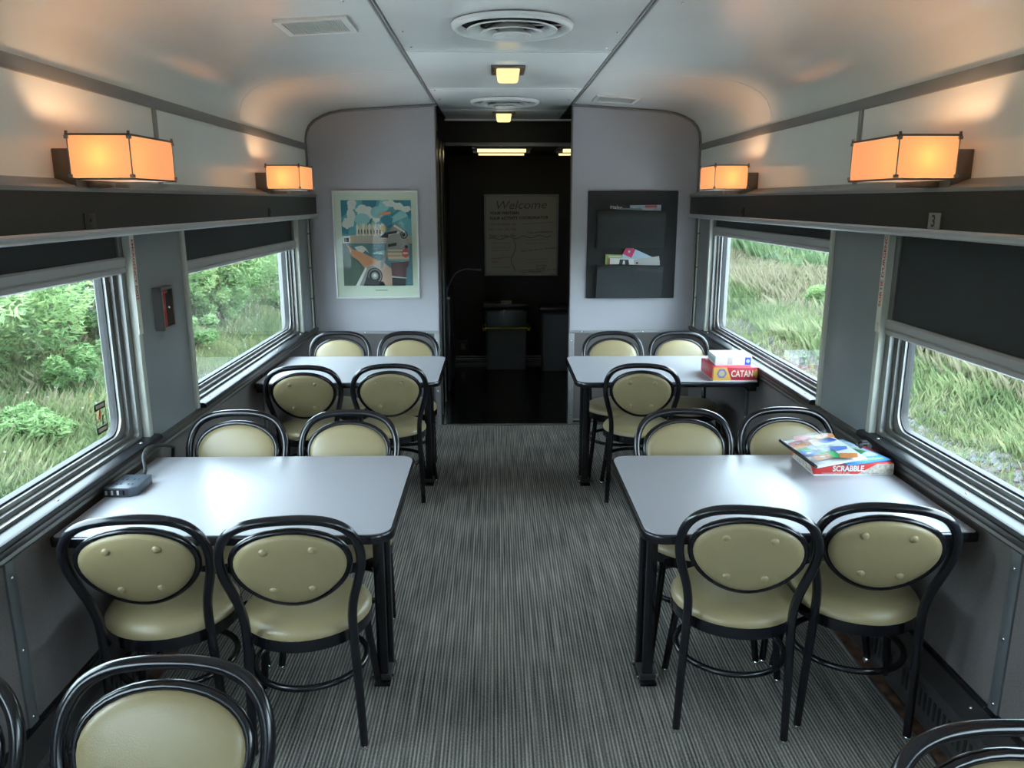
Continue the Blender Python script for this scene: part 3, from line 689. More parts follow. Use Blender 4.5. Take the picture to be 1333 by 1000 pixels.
    shp('deep', [(.56, .77), (.66, .68), (.72, .71), (.74, .79), (.66, .82), (.58, .80)]); shp('orange', [(.52, .82), (.70, .84), (.72, .87), (.60, .86), (.53, .835)]); shp('dark', [(.54, .57), (.63, .63), (.67, .61), (.66, .565)])
    shp('red', circ(.905, .385, .05, 18, .055)); shp('white', [(.87, .375), (.94, .375), (.94, .395), (.87, .395)]); shp('dark', circ(.92, .46, .025, 10, .02))
    build(mb, 'printed_sheet', ms, t)
    cap = MB()
    for i in range(11): flat(cap, [(0, 0), (.006, 0), (.006, .006), (0, .006)], (-.985 + i * .0085, Y - .0104, z0 + .058 + .0007 * (i % 3)), (1, 0, 0), (0, 0, 1))
    build(cap, 'caption', mat('ink_dark', (.02, .02, .02), .6), t)
    box('glass_pane', (x0 + .01, Y - .022, z0 + .01), (x1 - .01, Y - .0205, z1 - .01), M_PGLASS, t)
poster()

# magazine holder
HX0, HX1, HZ0, HZ1 = .628, 1.306, 1.012, 1.816
M_HOLD = mat('holder_cloth', (.014, .016, .017), .7, var=.15, vscale=60, bump=.2, bscale=400)
M_POCK = mat('pocket_cloth', (.026, .031, .033), .75, var=.12, vscale=60, bump=.2, bscale=400)
def holder():
    t = empty('magazine_holder', ((HX0 + HX1) / 2, Y1, HZ0), 'black wall board with two deep magazine pockets on the right end wall', 'magazine holder')
    box('backing_board', (HX0, Y1 - .022, HZ0), (HX1, Y1 - .001, HZ1), M_HOLD, t, bevel=.006)
    for (xa, xb, za, zb, nm) in ((.698, 1.205, 1.395, 1.672, 'pocket'), (.700, 1.200, 1.018, 1.270, 'pocket')):
        fy = Y1 - .085
        m = MB()
        # bulging front, sloping out towards the mouth
        nx, nz = 10, 5; F = []
        for k in range(nz + 1):
            for i in range(nx + 1):
                u, v = i / nx, k / nz; dep = .034 + .040 * v + .010 * math.sin(PI * u) + .004 * math.sin(7 * u + 3 * v)
                F.append((xa + (xb - xa) * u, Y1 - .022 - dep, za + (zb - za) * v + .004 * math.sin(5 * u) * v))
        n1 = nx + 1; m.add(F, [(k * n1 + i, k * n1 + i + 1, (k + 1) * n1 + i + 1, (k + 1) * n1 + i) for k in range(nz) for i in range(nx)])
        for i in (0, nx):
            vs = []
            for k in range(nz + 1): p = F[k * n1 + i]; vs += [p, (p[0], Y1 - .021, p[2])]
            m.add(vs, [(2 * k, 2 * k + 2, 2 * k + 3, 2 * k + 1) for k in range(nz)])
        vs = []
        for i in range(nx + 1): p = F[i]; vs += [p, (p[0], Y1 - .021, p[2])]
        m.add(vs, [(2 * i, 2 * i + 2, 2 * i + 3, 2 * i + 1) for i in range(nx)])
        o = build(m, nm, M_POCK, t, smooth=True, angle=50)
        sm = o.modifiers.new('thickness', 'SOLIDIFY'); sm.thickness = .003
        build(MB().tube([(F[nz * n1 + i][0], F[nz * n1 + i][1], F[nz * n1 + i][2]) for i in range(n1)], .0035, 6), 'hem', M_HOLD, o, smooth=True)
holder()
def magazine(cx, zt, w, hgt, y, tilt, cover, title, tcol, label, extras=(), size=.03, tx=.02, tz=.034, bold=.001):
    t = empty('magazine', (cx, y, zt - hgt), label, 'magazine', 'magazines in the wall pockets')
    ex = Vector((math.cos(tilt), 0, math.sin(tilt))); ez = Vector((-math.sin(tilt), 0, math.cos(tilt))); top = Vector((cx, y, zt))
    M = Matrix((( ex.x, 0, ez.x, top.x), (ex.y, 1, ez.y, top.y), (ex.z, 0, ez.z, top.z), (0, 0, 0, 1)))
    build(MB().frame_box(M, (-w / 2, 0, -hgt), (w / 2, .006, 0)), 'cover', cover, t)
    build(MB().frame_box(M, (-w / 2 + .001, .0055, -hgt), (w / 2 - .001, .0065, -.001)), 'pages', M_WHITE, t)
    org = top - ex * (w / 2)
    for k, (col, pts) in enumerate(extras):
        m = MB(); flat(m, [(p[0] * w, -p[1]) for p in pts], org + Vector((0, -.0006 - .0003 * k, 0)), ex, ez); build(m, 'cover_print', col, t)
    if title:
        m = MB(); text_into(m, title, size, org + ex * tx - ez * tz + Vector((0, -.0018, 0)), ex, ez, bold=bold); build(m, 'title', tcol, t)
M_RED = mat('red_ink', (.50, .03, .04), .4); M_PINK = mat('magenta_ink', (.55, .02, .11), .4); M_LBLUE = mat('light_blue_paper', (.36, .48, .60), .4)
M_INK = mat('black_ink', (.012, .012, .014), .5); M_TEALP = mat('teal_paper', (.20, .33, .34), .4); M_GREENP = mat('green_paper', (.30, .38, .10), .4); M_PAPER = mat('white_paper', (.62, .62, .60), .5); M_GREYP = mat('grey_paper', (.38, .38, .37), .5)
yp = Y1 - .05
magazine(.875, 1.716, .19, .26, yp, -.10, M_INK, 'maiso', M_PAPER, 'black magazine with white lettering in the top pocket', size=.040, tx=.012, tz=.036)
magazine(.945, 1.690, .16, .24, yp - .016, 0, M_TEALP, None, None, 'plain teal magazine in the top pocket between two others')
magazine(1.055, 1.712, .232, .25, yp - .008, .01, M_LBLUE, 'Outpost', M_PAPER, 'light blue magazine with a red band in the top pocket', [(M_RED, [(.48, .002), (.87, .002), (.87, .018), (.48, .018)])], size=.048, tx=.016, tz=.047, bold=.0015)
magazine(.868, 1.345, .20, .26, yp + .006, -.03, M_GREENP, None, None, 'green magazine at the back of the lower pocket', [(M_PAPER, [(.12, .012), (.8, .012), (.8, .018), (.12, .018)])])
magazine(.90, 1.318, .22, .25, yp - .010, -.04, M_PAPER, None, None, 'white magazine with a dark photo in the lower pocket', [(M_RED, [(0, .002), (.04, .002), (.04, .05), (0, .05)]), (M_INK, [(.38, .008), (.68, .008), (.72, .05), (.36, .05)]), (M_PAPER, [(.50, .016), (.56, .016), (.57, .045), (.48, .045)])])
magazine(1.035, 1.366, .24, .22, yp - .002, -.42, M_LBLUE, 'e', M_PAPER, 'tilted blue and magenta leaflet sticking out of the lower pocket', [(M_PINK, [(0, .001), (.30, .001), (.30, .07), (0, .07)]), (M_PAPER, circ(.155, -.033, .022 / .24, 16, .022)), (M_PINK, circ(.155, -.033, .016 / .24, 16, .016))], size=.035, tx=.027, tz=.042)
magazine(1.075, 1.322, .19, .22, yp - .018, .14, M_GREYP, None, None, 'grey photo magazine at the right of the lower pocket', [(M_INK, [(.06, .02), (.14, .02), (.14, .034), (.06, .034)])])
magazine(1.135, 1.312, .10, .20, yp + .004, -.3, M_LBLUE, None, None, 'small pale blue leaflet at the right end of the lower pocket')

# whiteboard
def whiteboard():
    x0, x1, z0, z1 = -.187, .611, .947, 1.812; Y = YB
    t = empty('whiteboard', ((x0 + x1) / 2, Y, z0), 'whiteboard with a handwritten welcome on the black end wall', 'whiteboard')
    b = .022; o = [(x0, z0), (x1, z0), (x1, z1), (x0, z1)]; q = [(x0 + b, z0 + b), (x1 - b, z0 + b), (x1 - b, z1 - b), (x0 + b, z1 - b)]
    build(MB().ring(o, q, 'y', Y - .02, Y - .001), 'frame', M_ALU, t, bevel=.002)
    box('writing_surface', (x0 + .01, Y - .010, z0 + .01), (x1 - .01, Y - .002, z1 - .01), mat('whiteboard_face', (.42, .38, .28), .3, var=.04, vscale=4), t)
    bk, rd, gy = M_INK, mat('red_marker', (.30, .04, .03), .5), mat('faded_marker', (.13, .12, .10), .5); yy = Y - .0105
    T = lambda m_, s_, sz, x, z, rise=0., **k: build(text_into(MB(), s_, sz, (x, yy, z), (1, 0, rise), (0, 0, 1), **k), 'writing', m_, t)
    T(gy, 'Welcome', .125, x0 + .11, 1.655, .02, sx=1.12, shear=.25)
    T(bk, 'YOUR WESTERN', .042, x0 + .06, 1.60, .01, bold=.0012); T(bk, 'YOUR ACTIVITY COORDINATOR', .042, x0 + .055, 1.545, .02, bold=.001)
    T(rd, 'Tours', .034, x0 + .04, 1.49, .0); T(rd, 'Basketball  Fun', .034, x0 + .14, 1.49, .0)
    T(gy, 'west  town  not  map', .034, x0 + .045, 1.435, .01)
    T(bk, "Today's  Action  Plan", .034, x0 + .045, 1.365, .01, shear=.2); T(bk, 'Tours and Information', .030, x0 + .46, 1.40, .05, shear=.2)
    T(bk, 'Tours  travel  and  trip  information', .026, x0 + .39, 1.205, .10, shear=.2)
    T(bk, 'at 10 to noon  Saturday', .03, x0 + .37, .985, .13, shear=.2); T(bk, 'come  find  me  and  ask  your  tips', .026, x0 + .40, .985 - .01, .10, shear=.2); T(bk, 'info (travel)', .026, x0 + .50, .978, .05, shear=.2)
    T(rd, 'Saturday', .034, x0 + .56, 1.045, .06); T(rd, 'noon', .03, x0 + .08, 1.09, .04)
    def stroke(m_, pts, w=.005):
        mb = MB()
        for (xa, za), (xb, zb) in zip(pts[:-1], pts[1:]):
            d_ = Vector((xb - xa, 0, zb - za)).normalized(); n = Vector((-d_.z, 0, d_.x)) * w / 2
            a, c = Vector((xa, yy, za)), Vector((xb, yy, zb)); mb.add([a - n, c - n, c + n, a + n], [(0, 1, 2, 3)])
        build(mb, 'pen_line', m_, t)
    stroke(bk, [(x0 + .045 + i * .024, 1.345 + .012 * math.sin(i * .9) + i * .0011) for i in range(29)])
    stroke(bk, [(x0 + .315 + .025 * math.sin(i * .45), 1.335 - i * .021) for i in range(17)])
    stroke(rd, [(x0 + .40, 1.50), (x0 + .74, 1.52)], .004); stroke(rd, [(x0 + .07, 1.13), (x0 + .32, 1.155)], .004)
    for z in (1.30, 1.25, 1.22, 1.04): stroke(gy, [(x0 + .08 + i * .02, z + .006 * math.sin(i * 2.1)) for i in range(11)], .003)
    for z in (1.33, 1.29, 1.12, 1.09): stroke(gy, [(x0 + .45 + i * .02, z + .006 * math.sin(i * 2.3) + i * .001) for i in range(13)], .003)
whiteboard()

# bins
def bin_(x0, x1, yf, zt, label, bag):
    t = empty('waste_bin', ((x0 + x1) / 2, yf + .13, 0), label, 'bin', 'grey waste bins')
    m = MB(); w0, w1 = (x1 - x0) / 2 * .93, (x1 - x0) / 2; cx, cy = (x0 + x1) / 2, yf + .13
    n = 20; vs = []
    for z, w, d_ in ((0, w0, .115), (zt, w1, .13), (zt, w1 - .008, .122), (.02, w0 - .008, .108)): vs += [(cx + a, cy + b_, z) for a, b_ in rrect(-w, w, -d_, d_, .03, 4)]
    fs = [(k * n + i, k * n + (i + 1) % n, (k + 1) * n + (i + 1) % n, (k + 1) * n + i) for k in range(3) for i in range(n)] + [tuple(range(n)), tuple(range(3 * n, 4 * n))]
    m.add(vs, fs); build(m, 'bin_body', mat('grey_bin_plastic', (.11, .125, .145), .5), t, smooth=True, angle=40)
    if bag:
        m = MB(); vs = []; n = 40
        for k, (z, g) in enumerate(((zt + .015, -.012), (zt + .02, .012), (zt - .05, .018), (zt - .12, .022), (zt - .185, .026))):
            for i in range(n):
                a = 2 * PI * i / n; p = rrect(-w1 - g, w1 + g, -.13 - g, .13 + g, .03, 9)[i]; wob = .007 * math.sin(i * 1.9 + k) + .005 * math.sin(i * 3.3 + 2 * k)
                vs.append((cx + p[0] * (1 + wob), cy + p[1] * (1 + 2 * wob), z + (.012 * math.sin(i * .8) if k == 4 else 0)))
        m.add(vs, [(k * n + i, k * n + (i + 1) % n, (k + 1) * n + (i + 1) % n, (k + 1) * n + i) for k in range(4) for i in range(n)])
        bg = glass_mat('bin_liner', (.62, .66, .68), 2.0, .15)
        bo = build(m, 'bin_liner', bg, t, smooth=True, angle=80)
        pts = [Vector(v) + Vector((0, -.002, 0)) for v in vs[4 * n:]]
        build(MB().tube(pts, .009, 6, closed=True), 'drawstring', mat('yellow_drawstring', (.42, .36, .04), .5), bo, smooth=True)
    lid = box('lid', (cx - w1 - .02, cy - .10, zt + .022), (cx + w1 + .02, cy + .15, zt + .075), mat('black_lid', (.012, .012, .013), .4), t, bevel=.012)
    return t, lid, cx
b1, lid1, bcx = bin_(-.178, .262, 8.13, .62, 'grey waste bin with a clear liner and yellow drawstring below the whiteboard', True)
box('lid_label', (bcx - .055, 8.155, .698), (bcx + .055, 8.16, .73), mat('tan_label', (.42, .38, .26), .5), b1)
bin_(.405, .82, 8.02, .60, 'plain grey waste bin partly hidden by the right end wall', False)
# vestibule small things
t = empty('wall_outlet', (-.435, YB, .10), 'small square outlet plate low on the black end wall', 'outlet')
box('plate', (-.49, YB - .010, .09), (-.38, YB - .001, .235), mat('outlet_plate', (.055, .055, .055), .35, .6), t, bevel=.003)
box('socket', (-.46, YB - .014, .13), (-.41, YB - .009, .20), mat('outlet_socket', (.22, .20, .15), .4), t, bevel=.003)
cb = tag(box('cabinet', (-.558, 7.16, 0), (-.50, 8.2, .86), mat('cabinet_dark', (.022, .026, .034), .4)), 'narrow dark cabinet against the left vestibule wall', 'cabinet')
box('worktop', (-.558, 7.15, .86), (-.49, 8.21, .885), M_ALUD, cb, bevel=.003)
box('cabinet_door', (-.502, 7.20, .06), (-.494, 7.66, .82), mat('cabinet_dark2', (.03, .034, .042), .35), cb, bevel=.003); box('cabinet_door', (-.502, 7.70, .06), (-.494, 8.16, .82), MATS['cabinet_dark2'], cb, bevel=.003)
t = empty('gooseneck_lamp', (-.525, 7.3, .885), 'thin bent gooseneck reading lamp reaching out beside the black wall', 'lamp')
build(MB().lathe([(.028, 0), (.028, .008), (.01, .014)], (-.525, 7.3, .885), 14), 'base', M_BLACK, t)
build(MB().tube(spline([(-.525, 7.3, .89), (-.50, 7.3, .98), (-.44, 7.3, 1.085), (-.36, 7.3, 1.125), (-.30, 7.3, 1.127)], 6), .0045, 6), 'neck', M_ALU, t, smooth=True)
build(MB().tube([(-.31, 7.3, 1.127), (-.20, 7.3, 1.122)], [.007, .009], 8), 'lamp_head', M_ALUD, t, smooth=True)
t = empty('spray_bottle', (-.532, 7.22, .885), 'small blue bottle standing beside the folded door', 'bottle')
build(MB().lathe([(.018, 0), (.020, .01), (.020, .09), (.008, .12), (.008, .135), (.012, .137), (.012, .155), (0, .156)], (-.532, 7.22, .885), 14), 'bottle_body', mat('blue_plastic', (.02, .12, .40), .3), t, smooth=True)
box('nozzle', (-.545, 7.19, 1.035), (-.52, 7.24, 1.05), M_WHITE, t, bevel=.003)

# number plates on the valance
def plate(s, yc, num, label):
    t = empty('number_plate', (s * 1.402, yc, 1.65), label, 'number plate', 'seat number plates')
    box('plate', (s * 1.398, yc - .036, 1.650), (s * 1.402, yc + .036, 1.702), (mat('number_plate_metal', (.27, .27, .26), .5, .5) if num else mat('dim_plate', (.035, .035, .035), .5, .4)), t, bevel=.001)
    if num:
        m = MB(); text_into(m, num, .055, (s * 1.3975, yc + s * .017, 1.657), (0, -s, 0), (0, 0, 1), bold=.0012); build(m, 'numeral', M_INK, t)
    if not num: build(MB().prism(circ(yc, 1.678, .006, 10), 'x', s * 1.3972, s * 1.3985), 'screw_hole', M_SLOT, t)
plate(1, 2.642, '3', 'small metal plate numbered three on the right valance'); plate(-1, 2.663, None, 'dark plate on the left valance below the large lamp')
plate(-1, 4.785, None, 'tiny plate on the left valance below the small lamp'); plate(1, 4.74, None, 'tiny plate on the right valance below the small lamp')

# exit strips
def exit_strip(s, body, label, up):
    t = empty('exit_sign', (s * 1.448, 3.047, 1.235), label, 'sign')
    box('strip', (s * 1.4455, 3.030, 1.235), (s * 1.4485, 3.064, 1.615), mat('cream_strip', (.66, .66, .58), .45), t)
    m = MB()
    if up: text_into(m, body, .026, (s * 1.445, 3.038, 1.335), (0, 0, 1), (0, 1, 0) if s > 0 else (0, -1, 0), bold=.0008, sx=1.25)
    else: text_into(m, body, .026, (s * 1.445, 3.038, 1.60), (0, 0, -1), (0, 1, 0), bold=.0008, sx=1.12)
    text_into(m, 'o', .02, (s * 1.445, 3.040, 1.262), (0, 0, 1), (0, s, 0))
    build(m, 'lettering', M_RED, t)
exit_strip(-1, 'EMERGENCY EXIT', 'vertical cream strip with red emergency exit lettering on the left pillar', False)
exit_strip(1, "SORTIE D'URGENCE", 'vertical cream strip with red French exit lettering on the right pillar', True)

# hammer box on the left pillar
t = empty('emergency_hammer_box', (-1.46, 3.26, 1.225), 'small metal box holding a red emergency hammer on the left pillar', 'hammer box')
ya, yb, za, zb = 3.205, 3.325, 1.222, 1.398
m = MB().box((-1.459, ya, za), (-1.455, yb, zb)).box((-1.455, ya, za), (-1.423, ya + .004, zb)).box((-1.455, yb - .004, za), (-1.423, yb, zb)).box((-1.455, ya, za), (-1.423, yb, za + .004)).box((-1.455, ya, zb - .004), (-1.423, yb, zb))
build(m, 'case', M_ALU, t)
m = MB().ring([(ya, za), (yb, za), (yb, zb), (ya, zb)], [(ya + .012, za + .012), (yb - .012, za + .012), (yb - .012, zb - .012), (ya + .012, zb - .012)], 'x', -1.426, -1.421)
build(m, 'front_rim', M_ALU, t)
box('front_glass', (-1.4255, ya + .01, za + .01), (-1.4240, yb - .01, zb - .01), M_PGLASS, t)
mr = mat('red_enamel', (.60, .02, .03), .35)
h = build(MB().tube([(-1.440, 3.250, 1.232), (-1.440, 3.256, 1.28), (-1.440, 3.252, 1.32), (-1.440, 3.258, 1.37)], [.011, .013, .009, .011], 8), 'hammer_handle', mr, t, smooth=True)
build(MB().tube([(-1.440, 3.232, 1.378), (-1.440, 3.292, 1.376)], [.011, .008], 8), 'hammer_head', mr, t, smooth=True)
build(MB().lathe([(.006, -.004), (.006, .004)], (-1.430, 3.285, 1.31), 8), 'latch', M_CHROME, t)

# safety sticker on the left glass
t = empty('safety_sticker', (-1.5335, 2.86, .90), 'black and tan safety sticker in the lower corner of the left window', 'sticker')
X0 = -1.5325; ya, yb, za, zb = 2.795, 2.875, .900, 1.015
k1, k2, k3 = MB(), MB(), MB()
for a, b_ in (((ya, zb - .026), (yb, zb)), ((ya, za), (yb, za + .026))):
    k1.box((X0, a[0], a[1]), (X0 + .0008, b_[0], b_[1])); box('panel', (X0 + .0006, a[0] + .010, a[1] + .007), (X0 + .0014, b_[0] - .010, b_[1] - .007), mat('tan_print', (.50, .42, .30), .5), t)
for yy in (ya, yb - .003): k1.box((X0, yy, za), (X0 + .0008, yy + .003, zb))
k3.add([(X0 + .001, y, z) for y, z in ((2.815, .955), (2.83, .955), (2.838, .985), (2.828, .99), (2.82, .975))], [(0, 1, 2, 3, 4)])
k1.add([(X0 + .001, y, z) for y, z in ((2.835, .93), (2.845, .93), (2.853, .962), (2.843, .965))], [(0, 1, 2, 3)])
k1.add([(X0 + .001, y, z) for y, z in ((2.83, .985), (2.834, .985), (2.836, .997), (2.832, .997))], [(0, 1, 2, 3)])
build(k1, 'border', M_INK, t); build(k3, 'arrow', mat('red_print', (.55, .06, .03), .5), t)

# ================================================================== things on the tables
TZ = .7405
def game_box(name, cx, cy, w, d_, hgt, rot, z, side, top, label, cat='game box', bevel=.0):
    t = empty(name, (cx, cy, z), label, cat); t.rotation_euler = (0, 0, math.radians(rot))
    o = bpy.data.objects.new('box_base', MB().box((-w / 2 + .002, -d_ / 2 + .002, 0), (w / 2 - .002, d_ / 2 - .002, hgt - .004)).mesh('box_base', [M_PAPER])); COL.objects.link(o); o.parent = t
    def local(mb, nm, m, par=t, **k):
        q = bpy.data.objects.new(nm, mb.mesh(nm, m if isinstance(m, (list, tuple)) else [m], **k)); COL.objects.link(q); q.parent = par; return q
    lid = local(MB().box((-w / 2, -d_ / 2, .006), (w / 2, d_ / 2, hgt)), 'lid', side, bevel=.0012)
    m = MB().box((-w / 2 + .003, -d_ / 2 + .003, hgt - .0005), (w / 2 - .003, d_ / 2 - .003, hgt + .0006)); local(m, 'lid_print', top)
    return t, local
# red settlers game
M_CRED = mat('crimson_card', (.42, .022, .045), .35); M_CYEL = mat('yellow_card', (.60, .34, .07), .35); M_CBLUE = mat('slate_blue_ink', (.14, .17, .30), .4); M_CREAM = mat('cream_ink', (.66, .58, .44), .4)
t, loc = game_box('board_game_box', 1.296, 4.466, .252, .276, .080, 0, TZ, M_CRED, M_CRED, 'red board game box with a yellow corner and cream title on the far right table')
fx, fy = -.126, -.1385
for pts, o_, ex in (([(0, .006), (.105, .006), (.074, .080), (0, .080)], (fx, fy - .0003, 0), (1, 0, 0)), ([(.252, .02), (.252, .065), (.242, .07), (.232, .058), (.23, .035), (.24, .022)], (fx, fy - .0003, 0), (1, 0, 0)), ([(0, .006), (.0, .080), (-.02, .080), (-.03, .006)], (fx - .0003, fy, 0), (0, -1, 0))):
    m = MB(); flat(m, pts, o_, ex, (0, 0, 1)); loc(m, 'yellow_patch', M_CYEL)
m = MB(); flat(m, [(.047 + .030 * math.cos(i * PI / 3), .045 + .030 * math.sin(i * PI / 3)) for i in range(6)], (fx, fy, 0), (1, 0, 0), (0, 0, 1), .0008); loc(m, 'hexagon_emblem', M_CBLUE)
m = MB(); flat(m, circ(.047, .045, .017, 14), (fx, fy, 0), (1, 0, 0), (0, 0, 1), .0012); loc(m, 'emblem_disc', mat('emblem_gold', (.42, .33, .22), .4))
m = MB(); text_into(m, 'CATAN', .052, (fx + .100, fy - .0008, .026), (1, 0, 0), (0, 0, 1), bold=.0012, sx=.72); loc(m, 'title', M_CREAM)
m = MB(); text_into(m, 'CATAN', .032, (-.1268, .06, .035), (0, -1, 0), (0, 0, 1), bold=.0008); loc(m, 'side_title', mat('faded_cream', (.45, .25, .16), .5))
# white box on top of it
t, loc = game_box('card_game_box', 1.302, 4.478, .208, .195, .052, -3, TZ + .0808, M_PAPER, mat('glossy_white_card', (.74, .76, .80), .25), 'flat white and blue game box on top of the red one')
m = MB(); flat(m, [(.07, .006), (.10, .006), (.10, .047), (.07, .047)], (-.106, -.0978, 0), (1, 0, 0), (0, 0, 1), .0003); loc(m, 'grey_picture', M_GREYP)
m = MB(); flat(m, [(.170, .004), (.204, .004), (.204, .048), (.170, .048)], (-.106, -.0978, 0), (1, 0, 0), (0, 0, 1), .0004); loc(m, 'blue_badge', mat('royal_blue_ink', (.03, .08, .42), .4))
m = MB(); flat(m, circ(.187, .026, .011, 12), (-.106, -.0978, 0), (1, 0, 0), (0, 0, 1), .0008); loc(m, 'badge_spot', M_LBLUE)
m = MB()
for i in range(6): flat(m, [(-.08 + i * .028, .012), (-.06 + i * .028, .012), (-.06 + i * .028, .036), (-.08 + i * .028, .036)], (-.1063, .0, 0), (0, -1, 0), (0, 0, 1), .0003)
loc(m, 'side_print', M_TEALP)
m = MB(); flat(m, [(-.095, .03), (-.04, .045), (-.06, .09), (-.1, .09)], (0, 0, .0528), (1, 0, 0), (0, 1, 0)); loc(m, 'top_print', M_LBLUE)

# word game box with pouches
M_SRED = mat('bright_red_card', (.52, .035, .035), .35); M_MAP = mat('tile_print', (.46, .42, .36), .45, var=.45, vscale=60)
t, loc = game_box('board_game_box', 1.268, 2.862, .300, .225, .046, 0, TZ, M_SRED, M_SRED, 'red word game box under the plastic pouches on the near right table')
fx, fy = -.150, -.1128
m = MB(); flat(m, [(.165, .006), (.300, .006), (.300, .045), (.235, .045)], (fx, fy, 0), (1, 0, 0), (0, 0, 1), .0003); loc(m, 'tile_picture', M_MAP); m = MB(); flat(m, [(-.1, .0), (.11, .0), (.06, .04), (-.06, .045)], (fx - .0003, 0, .006), (0, -1, 0), (0, 0, .95)); loc(m, 'tile_picture', M_MAP)
m = MB(); text_into(m, 'SCRABBLE', .030, (fx + .070, fy - .0008, .018), (1, 0, 0), (0, 0, 1), bold=.0009, sx=.86); text_into(m, 'Crossword game for all ages', .009, (fx + .03, fy - .0008, .008), (1, 0, 0), (0, 0, 1)); loc(m, 'title', M_PAPER)
m = MB(); flat(m, circ(-.02, .03, .004, 8), (fx - .0003, 0, 0), (0, -1, 0), (0, 0, 1)); loc(m, 'dot', M_BLACK)
bz = TZ + .047
pap = empty('paper_sheet', (1.20, 2.89, bz), 'loose white paper sheet poking out under the card pouch', 'paper')
m = MB(); vs = [(1.085, 2.93, bz + .006), (1.13, 2.97, bz + .004), (1.20, 2.84, bz + .002), (1.165, 2.80, bz + .003)]
m.add(vs + [(v[0], v[1], v[2] + .0008) for v in vs], [(0, 1, 2, 3), (4, 5, 6, 7), (0, 1, 5, 4), (1, 2, 6, 5), (2, 3, 7, 6), (3, 0, 4, 7)]); build(m, 'sheet', M_PAPER, pap)
# blue activity booklet
def slab_obj(nm, pts, z0, z1, m, par): return build(MB().prism(pts, 'z', z0, z1), nm, m, par)
def rot_rect(cx, cy, w, d_, a):
    c, s_ = math.cos(a), math.sin(a); return [(cx + x * c - y * s_, cy + x * s_ + y * c) for x, y in ((-w / 2, -d_ / 2), (w / 2, -d_ / 2), (w / 2, d_ / 2), (-w / 2, d_ / 2))]
bk = empty('activity_booklet', (1.335, 2.87, bz + .002), 'blue activity booklet with yellow title, right of the card pouch', 'booklet')
ang = math.radians(16)
slab_obj('cover', rot_rect(1.288, 2.880, .20, .27, ang), bz + .0015, bz + .006, mat('sky_blue_cover', (.06, .25, .55), .3), bk)
slab_obj('page_photo', rot_rect(1.282, 2.900, .18, .20, ang), bz + .006, bz + .0066, mat('pale_photo', (.45, .52, .52), .35, var=.35, vscale=25), bk)
slab_obj('green_patch', rot_rect(1.335, 2.875, .05, .05, ang + .5), bz + .0066, bz + .007, mat('leaf_green_ink', (.04, .28, .10), .4), bk)
c_, s_ = math.cos(ang), math.sin(ang)
m = MB(); text_into(m, 'Activities', .036, (1.288 + (-.05) * c_ - (-.118) * s_, 2.880 + (-.05) * s_ + (-.118) * c_, bz + .0064), (c_, s_, 0), (-s_, c_, 0), bold=.001); build(m, 'title', mat('lime_ink', (.50, .55, .08), .4), bk)
# zip pouch holding cards
po = empty('card_pouch', (1.085, 2.835, bz + .008), 'clear zip pouch full of red, green and blue playing cards', 'pouch')
a2 = 0.; pz = bz + .0085
def L(x, y): return (1.185 + x, 2.835 + y)
CC = [('red', (.50, .05, .05)), ('green', (.03, .33, .08)), ('blue', (.06, .14, .45)), ('orange', (.58, .20, .05)), ('yellow', (.62, .42, .06)), ('white', (.62, .62, .62)), ('grey', (.35, .38, .42))]
cm = [mat('card_' + n_, c, .35) for n_, c in CC]
rr = random.Random(5)
lay = [(-.05, .10, 0), (.045, .115, 4), (-.06, .065, 3), (.0, .09, 3), (-.055, .02, 1), (-.01, .03, 6), (-.06, -.015, 2), (.02, .05, 5), (.055, .06, 2), (.06, .02, 5), (.02, -.01, 6), (.05, -.03, 2), (-.01, -.06, 1), (.01, -.085, 1), (.055, -.075, 5), (-.04, -.08, 3), (.045, -.11, 3), (-.02, .12, 0), (.065, .095, 3)]
for i, (x, y, ci) in enumerate(lay):
    p = L(x, y); z = pz + .0007 + .0006 * i
    slab_obj('card', rot_rect(p[0], p[1], .062, .042, a2 + rr.uniform(-.5, .5)), z, z + .0004, cm[ci], po)
    if i % 3 == 0: slab_obj('card_mark', [(p[0] + .011 * math.cos(k * PI / 4), p[1] + .008 * math.sin(k * PI / 4)) for k in range(8)], z + .0004, z + .0009, cm[5], po)
zt = pz + .0007 + .0006 * len(lay) + .0015
slab_obj('pouch_back', rot_rect(*L(0, 0), .20, .29, a2), pz - .0005, pz, cm[5], po)
slab_obj('pouch_film', rot_rect(*L(0, 0), .20, .29, a2), zt, zt + .0004, M_BAG, po)
e0, e1 = L(-.100, -.145), L(-.100, .145)
build(MB().tube([(e0[0], e0[1], pz + .006), (e1[0], e1[1], pz + .006)], .0065, 8), 'zip_slider', M_BLACK, po, smooth=True)
po.rotation_euler = (.04, -.15, .10)
# clear bag with dice and a toy car
bg = empty('clear_bag', (1.34, 2.885, bz + .0072), 'clear plastic bag with small pieces lying on the booklet', 'bag')
m = MB(); n1, n2 = 14, 12; vs = []
for j in range(n2 + 1):
    for i in range(n1 + 1):
        u, v = i / n1, j / n2; x, y = (u - .5) * .12, (v - .5) * .20
        z = bz + .0085 + .017 * max(0, math.sin(PI * u) * math.sin(PI * v)) ** .7 + .0022 * math.sin(19 * u + 7 * v) + .0018 * math.sin(13 * v - 8 * u)
        vs.append((1.352 + x * c_ - y * s_, 2.900 + x * s_ + y * c_, z))
m.add(vs, [(j * (n1 + 1) + i, j * (n1 + 1) + i + 1, (j + 1) * (n1 + 1) + i + 1, (j + 1) * (n1 + 1) + i) for j in range(n2) for i in range(n1)])
build(m, 'bag_film', M_BAG, bg, smooth=True, angle=80)
tc = empty('toy_car', (1.358, 2.88, bz + .026), 'tiny black toy car on top of the clear bag', 'toy')
q0 = bz + .030
